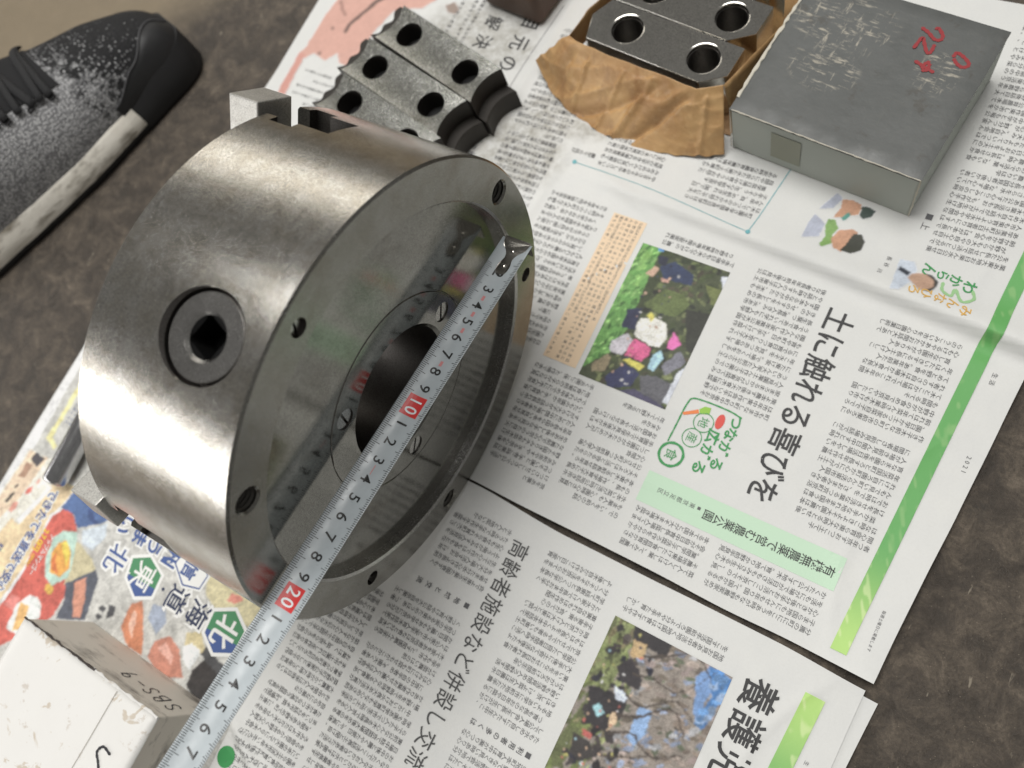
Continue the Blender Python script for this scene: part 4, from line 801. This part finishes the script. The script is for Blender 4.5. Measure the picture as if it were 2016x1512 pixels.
# ------------------------------------------------------------------ grey cardboard lid box
def boxthing(name, label, loc, rz): return thing(name, label, 'box', loc, rz)
gb = boxthing('cardboard_box', 'scuffed dark grey cardboard box with red handwriting, right of the polished jaws', (54.6, 236.4, 0), math.radians(-6.3))
gm = mat('grey_board', rough=0.6); n = NT(gm)
c_ = n.mix(n.noise(25, 5, 0.6), (0.36, 0.385, 0.35), (0.43, 0.45, 0.41)); c_ = n.mix(n.ramp(n.noise(130, 4, 0.7), [(0.66, 0), (0.72, 0.7)]), c_, (0.5, 0.48, 0.42)); n.col(c_)
gt = mat('dark_grey_board', rough=0.45); n = NT(gt)
c_ = n.mix(n.noise(20, 5, 0.6), (0.075, 0.079, 0.076), (0.108, 0.112, 0.108))
gx, gy, _g = n.sep()
def gspot(cx, cy, rx, ry):
    a = n.math('MULTIPLY', n.math('SUBTRACT', gx, cx * S), 1000 / rx); b = n.math('MULTIPLY', n.math('SUBTRACT', gy, cy * S), 1000 / ry)
    return n.math('SUBTRACT', 1.0, n.math('ADD', n.math('MULTIPLY', a, a), n.math('MULTIPLY', b, b)))
msk = n.ramp(n.math('ADD', n.math('MAXIMUM', gspot(30, 74, 34, 22), n.math('MAXIMUM', gspot(34, 44, 22, 18), gspot(90, 62, 14, 16))), n.math('MULTIPLY', n.noise(60, 4), 0.6)), [(0.35, 0.03), (0.85, 1.0)])
sc1 = n.ramp(n.noise(190, 5, 0.7, v=n.map((0.5, 2.2, 1), (0, 0, 0.35))), [(0.54, 0.0), (0.66, 1.0)]); sc2 = n.ramp(n.noise(180, 5, 0.7, v=n.map((2.2, 0.45, 1), (0, 0, -0.5))), [(0.58, 0.0), (0.68, 1.0)])
c_ = n.mix(n.math('MULTIPLY', n.math('MULTIPLY', n.math('MAXIMUM', sc1, sc2), msk), 0.75), c_, (0.46, 0.42, 0.34))
c_ = n.mix(n.ramp(n.noise(60, 5, 0.7), [(0.60, 0.0), (0.68, 0.6)]), c_, (0.065, 0.058, 0.048)); n.col(c_); n.rgh(n.ramp(n.noise(70, 4), [(0.3, 0.35), (0.7, 0.6)])); n.bump(n.noise(90, 5, 0.6), 0.0006, 0.5)
W_, D_, H_ = 111.5, 99, 40.5
o = obj('side_walls', *box(0, W_, 0, D_, 0.2, H_ - 1.6), gm, gb); bevel_obj(o, 1.0, 2)
nx = 24; v = []; f = []
for j in range(nx):
    for i in range(nx):
        x, y = i / (nx - 1) * (W_ + 1) - 0.5, j / (nx - 1) * (D_ + 1) - 0.5; e = min(x + .5, y + .5, W_ + .5 - x, D_ + .5 - y)
        v.append((x, y, H_ - 0.9 * math.exp(-e / 0.7) - 0.7 * math.sin(math.pi * i / (nx - 1)) * math.sin(math.pi * j / (nx - 1)) + 0.25 * float(vnoise(x / 14, y / 14))))
f = [(j * nx + i, j * nx + i + 1, (j + 1) * nx + i + 1, (j + 1) * nx + i) for j in range(nx - 1) for i in range(nx - 1)]
k0 = len(v); rim = [i for i in range(nx)] + [j * nx + nx - 1 for j in range(1, nx)] + [(nx - 1) * nx + i for i in range(nx - 2, -1, -1)] + [j * nx for j in range(nx - 2, 0, -1)]
v += [(v[r][0], v[r][1], H_ - 2.0) for r in rim]; f += [(rim[q], k0 + q, k0 + (q + 1) % len(rim), rim[(q + 1) % len(rim)]) for q in range(len(rim))]
o = obj('top_panel', v, f, gt, gb, smooth=40); fix_normals(o.data)
torn = mat('torn_board_edge', (0.55, 0.52, 0.44), 0.9)
def ragged(name, p0, p1, wd, seed, parent, m, nrm=(0, 0, 1)):
    p0, p1 = np.array(p0, float), np.array(p1, float); d = p1 - p0; L = np.linalg.norm(d); d /= L; nrm = np.array(nrm, float); sd = np.cross(nrm, d); k = int(L / 1.2); v = []
    for i in range(k + 1):
        u = i / k * L; w0 = wd * (0.15 + 0.85 * float(vnoise(u / 3.3 + seed, seed * 1.7))) ; w1 = wd * (0.1 + 0.7 * float(vnoise(u / 2.6 + seed * 3, 5.0)))
        v += [p0 + d * u + sd * w0 + nrm * 0.05, p0 + d * u + nrm * (0.35 + 0.2 * float(vnoise(u / 2.0, seed))), p0 + d * u - sd * w1 + nrm * 0.05]
    f = [(3 * i + a, 3 * i + a + 1, 3 * i + a + 4, 3 * i + a + 3) for i in range(k) for a in (0, 1)]
    return obj(name, v, f, m, parent, smooth=180)
ragged('torn_edge', (0.0, 8, H_ - 0.2), (0.0, D_, H_ - 0.2), 1.5, 3, gb, torn); ragged('torn_edge', (1, -0.35, H_ - 0.7), (W_, -0.35, H_ - 0.7), 0.7, 5, gb, torn, (0, -0.7, 0.7))
ragged('torn_edge', (W_ + 0.2, -0.2, 1), (W_ + 0.2, -0.2, H_), 1.0, 8, gb, torn, (0.5, -0.8, 0)); ragged('torn_edge', (-0.2, -0.2, 1), (-0.2, -0.2, H_), 0.8, 9, gb, torn, (-0.5, -0.8, 0))
v, f = box(26, 44.5, -0.5, -0.25, 8, 32); obj('label_patch', v, f, mat('old_tape', (0.27, 0.275, 0.215), 0.5), gb)
red_pen = mat('red_marker', (0.27, 0.018, 0.022), 0.5)
def gtop(p): return np.c_[p[:, 0], p[:, 1], np.full(len(p), H_ + 0.18)]
def loc2(x, y):  # world mm -> grey box local
    a = math.radians(6.3); dx, dy = x - 54.6, y - 236.4; return (dx * math.cos(a) - dy * math.sin(a), dx * math.sin(a) + dy * math.cos(a))
T = Ink(gtop)
for px in RED: T.stroke(curve_pts([loc2(*q) for q in px], 6), 1.9)
T.build('red_stroke', red_pen, gb, each=True)

# ------------------------------------------------------------------ white box, bottom left
wb = boxthing('cardboard_box', 'stained white cardboard box with black marker writing, by the food advertisement', (-189.5, -208.4, 0), math.radians(-0.3))
wm = mat('white_board', rough=0.55); n = NT(wm)
c_ = n.mix(n.noise(15, 4), (0.70, 0.69, 0.66), (0.77, 0.76, 0.74)); c_ = n.mix(n.ramp(n.noise(48, 4, 0.62, dist=0.7), [(0.60, 0.0), (0.63, 0.75)]), c_, (0.50, 0.42, 0.32)); c_ = n.mix(n.ramp(n.noise(80, 5, 0.7), [(0.62, 0.0), (0.68, 0.5)]), c_, (0.42, 0.34, 0.26)); n.col(c_); n.bump(n.noise(50, 5, 0.6), 0.0008, 0.5)
WW, WD, WH = 112.5, 130, 55.5
ws_ = mat('grubby_board', rough=0.6); n = NT(ws_); c_ = n.mix(n.noise(18, 4), (0.58, 0.53, 0.46), (0.66, 0.61, 0.54)); c_ = n.mix(n.ramp(n.noise(26, 6, 0.7, v=n.map((0.6, 1, 2.2))), [(0.54, 0.0), (0.66, 0.8)]), c_, (0.13, 0.11, 0.095)); n.col(c_)
nx = 30; v = []; f = []
for j in range(nx):
    for i in range(nx):
        x, y = i / (nx - 1) * WW, -j / (nx - 1) * WD; e = min(x, -y, WW - x)
        v.append((x, y, WH - 0.8 * math.exp(-e / 1.2) + 0.5 * float(vnoise(x / 22, y / 22 + 50)) - 0.4 + (0.6 if abs(x - 68 - y * 0.0) < 1 else 0) - (0.7 if 66 < x < 68 else 0)))
f = [(j * nx + i, (j + 1) * nx + i, (j + 1) * nx + i + 1, j * nx + i + 1) for j in range(nx - 1) for i in range(nx - 1)]
o = obj('lid', v, f, wm, wb, smooth=40); md = o.modifiers.new('t', 'SOLIDIFY'); md.thickness = 0.0012; md.offset = -1
o = obj('side_walls', *box(0.4, WW - 0.4, -WD, -0.4, 0.2, WH - 1.6), ws_, wb); bevel_obj(o, 0.8, 2)
lm = mat('lid_seam', (0.40, 0.38, 0.34), 0.8)
T = Ink(lambda p: np.c_[p[:, 0], p[:, 1], np.full(len(p), WH + 0.12)]); T.stroke([(82, -1.5), (81.5, -30), (80.5, -65), (80, -129)], 0.45); T.build('lid_crease', lm, wb)
ragged('worn_edge', (60, 0.05, WH - 0.7), (WW, 0.05, WH - 0.7), 1.3, 13, wb, wm, (0, 0.7, 0.7)); ragged('dark_edge', (0, 0.1, WH - 0.6), (62, 0.1, WH - 0.6), 1.2, 17, wb, mat('scorched_edge', (0.05, 0.04, 0.035), 0.8), (0, 0.7, 0.7))
pen = mat('black_marker', (0.02, 0.02, 0.025), 0.5)
# "SBS-9" written on the +y side, upside down as seen: text right is -x, up is -z on the wall
T = Ink(lambda p: np.c_[p[:, 0], np.full(len(p), -0.12), p[:, 1]])
def wr(pts, ox, oz, k=1.0, wd=0.75): T.stroke(curve_pts([(ox - a * k, oz + b * k * -1.0 * -1.0) for a, b in pts], 6), wd)
SS = [(3.2, 7), (1.5, 8), (0.2, 6.5), (1.2, 4.6), (2.8, 3.4), (3.0, 1.4), (1.4, 0.2), (0, 1.2)]
BB = [(0.3, 0), (0.6, 8), (2.8, 7.6), (2.8, 5.2), (0.6, 4.3), (3.4, 3.6), (3.2, 0.8), (0.3, 0)]
NN = [(3.0, 6.8), (1.6, 8), (0.2, 6.4), (1.0, 4.4), (2.9, 5.4), (3.1, 7.4), (2.8, 3.4), (1.6, 0)]
for g_, x_ in ((SS, 106), (BB, 97), (SS, 88), (NN, 70)):
    T.stroke(curve_pts([(x_ - a * 1.45, 26 + b * 1.5) for a, b in g_], 6), 0.9)
T.stroke([(80, 32), (77, 32.2), (75, 32)], 0.9)
T.build('marker_stroke', pen, wb, each=True)
T = Ink(lambda p: np.c_[p[:, 0], p[:, 1], np.full(len(p), WH + 0.25)])
T.stroke(curve_pts([(104 - 0.0 + a, b) for a, b in [(-6, -29), (-12, -28), (-14, -32), (-10, -36), (-7, -40), (-9, -44), (-14, -44)]], 8), 1.4); T.build('marker_stroke', pen, wb, each=True)

# ------------------------------------------------------------------ brown wrapped block and steel rod
bw = mat('dark_brown_paper', rough=0.55); n = NT(bw); n.col(n.mix(n.noise(40, 5, 0.65), (0.05, 0.027, 0.017), (0.11, 0.06, 0.035))); n.bump(n.noise(120, 4), 0.0008, 0.5)
bt = thing('wrapped_block', 'dark brown paper wrapped block at the top edge behind the loose jaws', 'package', (-122, 305, 0), math.radians(-8))
o = obj('wrapping', *box(-34, 18, -18, 50, 0.2, 29), bw, bt); bevel_obj(o, 5, 4)
T = Ink(lambda p: np.c_[p[:, 0], p[:, 1], np.full(len(p), 29.15)]); T.stroke(curve_pts([(6, -12), (4, 0), (3, 14), (5, 30)], 6), 1.0); T.build('crease', mat('worn_crease', (0.22, 0.15, 0.10), 0.7), bt)
v = []; f = []; prr = [(0, 0.2), (0, 4.5), (0.5, 6.6), (1.6, 7.9), (3.2, 8.3), (190, 8.3), (190, 0.2)]
v, f = loop_lathe(prr, 40); rod = obj('steel_rod', [(x, y, z) for x, y, z in v], f, chrome, None, smooth=40); fix_normals(rod.data)
rod.rotation_euler = (math.radians(-90), 0, 0); rod.location = Vector((-268.6, -148.5, 8.3)) * S; rod.rotation_euler[2] = math.radians(3)
tag(rod, 'polished steel rod with rounded end lying on the newspaper behind the chuck', 'rod')
# ------------------------------------------------------------------ shoe
sh = thing('shoe', 'black and grey knit sneaker with dirty white midsole on the brown floor', 'shoe', (-411, 200.5, -2.4), math.atan2(-0.96, -0.28))
S_ = [0, 4, 12, 25, 50, 87, 129, 180, 235, 270, 284]
TR = [34, 44, 50, 53, 53, 54, 55, 51, 46, 36, 12]; TL = [8, -2, -9, -17, -30, -41, -53, -53, -45, -34, -10]
HH = [26, 36, 45, 52, 60, 67, 80, 102, 112, 104, 98]
def fS(s, arr): return np.interp(s, S_, arr)
def smo(s, arr): return (fS(s - 4, arr) + fS(s, arr) * 2 + fS(s + 4, arr)) / 4
def upper_pt(s, phi, grow=0.0):
    a, b, H = smo(s, TL), smo(s, TR), smo(s, HH); c, w_ = (a + b) / 2, (b - a) / 2 - 2.5 + grow
    cp, sp = math.cos(phi), math.sin(phi); ex = 0.72
    t = c + w_ * math.copysign(abs(cp) ** ex, cp) - 6 * max(0, sp) ** 3 * smooth(s, 40, 130); z = 16 + (H - 16 + grow) * max(0, sp) ** 0.80
    return (float(s), float(t), float(z))
def loft(s0, s1, ns, p0, p1, nphi, grow=0.0):
    ss = np.linspace(s0, s1, ns); ph = np.linspace(p0, p1, nphi); v = [upper_pt(s, p, grow) for s in ss for p in ph]
    return v, [(i * nphi + j, i * nphi + j + 1, (i + 1) * nphi + j + 1, (i + 1) * nphi + j) for i in range(ns - 1) for j in range(nphi - 1)]
km2 = mat('knit', rough=0.85); n = NT(km2); X_, Y_, Z_ = n.sep()
g = n.ramp(n.math('ADD', n.math('MULTIPLY', X_, 6.2), n.math('MULTIPLY', Y_, 3.4)), [(0.08, 0.09), (0.95, 1.0)])
dots = n.voro(330, v=n.map((1.0, 1.0, 1.0)), rnd=0.55); nz = n.noise(330, 4, 0.6)
spk = n.ramp(n.math('ADD', n.math('SUBTRACT', n.math('MULTIPLY', g, 0.62), dots), n.math('MULTIPLY', n.math('SUBTRACT', nz, 0.5), 0.5)), [(0.0, 0.0), (0.08, 1.0)])
kn = n.voro(620, rnd=0.7)
wv_ = n.ramp(n.math('SUBTRACT', n.math('ADD', n.math('MULTIPLY', g, 0.75), n.math('MULTIPLY', nz, 0.35)), n.math('MULTIPLY', n.noise(120, 5, 0.7), 0.75)), [(0.24, 0.0), (0.36, 1.0)])
dk = n.mix(n.ramp(kn, [(0.2, 0.0), (0.5, 1.0)]), (0.014, 0.014, 0.015), (0.007, 0.007, 0.008))
lg = n.mix(n.ramp(kn, [(0.25, 0.0), (0.55, 1.0)]), (0.50, 0.50, 0.50), (0.16, 0.16, 0.165))
n.col(n.mix(n.math('MAXIMUM', n.math('MULTIPLY', spk, 0.95), wv_), dk, lg)); n.bump(kn, 0.0009, 0.7)
rub = mat('black_rubber', (0.012, 0.012, 0.013), 0.55); n = NT(rub); n.bump(n.noise(400, 3), 0.0002, 0.4)
v, f = loft(2, 250, 70, 0.0, math.pi, 41); obj('upper', v, f, km2, sh, smooth=180)
# toe guard wraps the front and comes down the side
v = []; ss = np.linspace(2, 78, 34); nph = 14
for s in ss:
    top = 1.45 - 0.85 * smooth(s, 8, 46) - 0.35 * smooth(s, 40, 78)
    for q in np.linspace(0, 1, nph): v.append(upper_pt(s, top * q, 0.9 * min(1, (1 - q) * 6)))
obj('toe_guard', v, [(i * nph + j, i * nph + j + 1, (i + 1) * nph + j + 1, (i + 1) * nph + j) for i in range(33) for j in range(nph - 1)], rub, sh, smooth=180)
v = []
for s in ss:
    top = 1.45 - 0.85 * smooth(s, 8, 46) - 0.35 * smooth(s, 40, 78)
    for q in np.linspace(0, 1, nph): v.append(upper_pt(s, math.pi - top * q * 0.9, 0.9 * min(1, (1 - q) * 6)))
obj('toe_guard', v, [(i * nph + j, (i + 1) * nph + j, (i + 1) * nph + j + 1, i * nph + j + 1) for i in range(33) for j in range(nph - 1)], rub, sh, smooth=180)
pip = [upper_pt(s, 1.45 - 0.85 * smooth(s, 8, 46) - 0.35 * smooth(s, 40, 78), 1.1) for s in ss]
def tube(pts, r, n_=8, flat=1.0):
    p = np.asarray(pts, float); t = np.gradient(p, axis=0); t /= np.linalg.norm(t, axis=1)[:, None]; v = []
    for i in range(len(p)):
        u = np.array((0, 0, 1.0)); sd = np.cross(t[i], u); sd /= np.linalg.norm(sd) + 1e-9; u2 = np.cross(sd, t[i])
        for j in range(n_): a = 2 * math.pi * j / n_; v.append(p[i] + sd * r * math.cos(a) + u2 * r * flat * math.sin(a))
    f = [(i * n_ + j, i * n_ + (j + 1) % n_, (i + 1) * n_ + (j + 1) % n_, (i + 1) * n_ + j) for i in range(len(p) - 1) for j in range(n_)]
    f += [tuple(range(n_ - 1, -1, -1)), tuple(range((len(p) - 1) * n_, len(p) * n_))]; return v, f
obj('guard_piping', *tube(pip, 0.5), mat('grey_piping', (0.09, 0.09, 0.095), 0.6), sh, smooth=180)
# sole ring: outline extruded with a bulge; black at the toe, dirty white behind
def sole(name, s0, s1, ns, z0, z1, out, m, side):
    v = []; ss = np.linspace(s0, s1, ns); zz = np.linspace(0, 1, 7)
    for s in ss:
        for q in zz:
            e = smo(s, TR) if side > 0 else smo(s, TL); bul = out * math.sin(math.pi * (0.15 + 0.75 * q)) + (0.9 * (vnoise(s / 16.0, q * 2.0 + 3) - 0.5) if m is not rub else 0)
            top = z1(s) if callable(z1) else z1
            v.append((s, e + side * (bul - 1.5 + (3.0 - 5.5 * q if z0 > 2 else 1.0)), z0 + (top - z0) * q))
        v.append((s, (smo(s, TR) + smo(s, TL)) / 2, top - 0.5))
    k = 8; f = [(i * k + j, i * k + j + 1, (i + 1) * k + j + 1, (i + 1) * k + j) for i in range(ns - 1) for j in range(k - 1)]
    o = obj(name, v, f, m, sh, smooth=60); fix_normals(o.data); return o
mid = mat('dirty_midsole', rough=0.7); n = NT(mid); c_ = n.mix(n.noise(35, 5, 0.65), (0.64, 0.60, 0.52), (0.80, 0.77, 0.70)); c_ = n.mix(n.ramp(n.noise(55, 5, 0.7, v=n.map((0.5, 1, 1.6))), [(0.50, 0.0), (0.66, 0.85)]), c_, (0.14, 0.115, 0.08)); n.col(c_); n.bump(n.noise(60, 4), 0.002, 0.7)
for sd in (1, -1):
    sole('midsole', 70.5, 284, 60, 7.5, lambda s: 25 + 3 * smooth(s, 120, 250) - 0.0 * s, 3.2, mid, sd)
    sole('toe_bumper', 0.5, 71, 34, 3, lambda s: 30 - 5 * smooth(s, 40, 70), 3.4, rub, sd)
    sole('outsole', 1.5, 282, 60, 0.3, 8, 2.4, rub, sd)
# groove line of the midsole: a thin tube in darker tan
gv = []
gd = mat('groove_tan', (0.22, 0.185, 0.14), 0.9)
gv = [(s, smo(s, TR) + 2.3 - 5.5 * ((15 + 4.5 * math.sin((s - 100) / 17)) - 8) / 18 - 0.1, 15 + 4.5 * math.sin((s - 100) / 17)) for s in np.linspace(96, 262, 70)]
obj('midsole_groove', *tube(gv, 0.75, 8), gd, sh, smooth=180)
lace = mat('lace', (0.014, 0.014, 0.015), 0.8); n = NT(lace); n.bump(n.voro(900), 0.0004, 0.8)
obj('tongue', *loft(92, 215, 40, 1.05, 2.1, 13, 1.0), mat('tongue_cloth', (0.010, 0.010, 0.011), 0.9), sh, smooth=180)
for k in range(5):
    s = 100 + 17 * k; pts = [upper_pt(s + 13 * math.sin(q * 1.2 - 0.4) * (1 if k % 2 else -1) * 0.4, 0.95 + 1.25 * q, 2.6) for q in np.linspace(0, 1, 16)]
    obj('lace', *tube(pts, 3.4, 10, 0.42), lace, sh, smooth=180)
    pts = [upper_pt(s + 9 - 15 * q, 0.95 + 1.25 * q, 3.6) for q in np.linspace(0, 1, 16)]; obj('lace', *tube(pts, 3.2, 10, 0.42), lace, sh, smooth=180)
for k in range(5):
    p = np.array(upper_pt(102 + 17 * k, 0.92, 1.2)); v, f = loop_lathe([(-0.5, 1.6), (0.8, 1.6), (0.8, 2.8), (-0.5, 2.8)], 16); obj('eyelet', [np.array(q) + p for q in v], f, rub, sh, smooth=40)
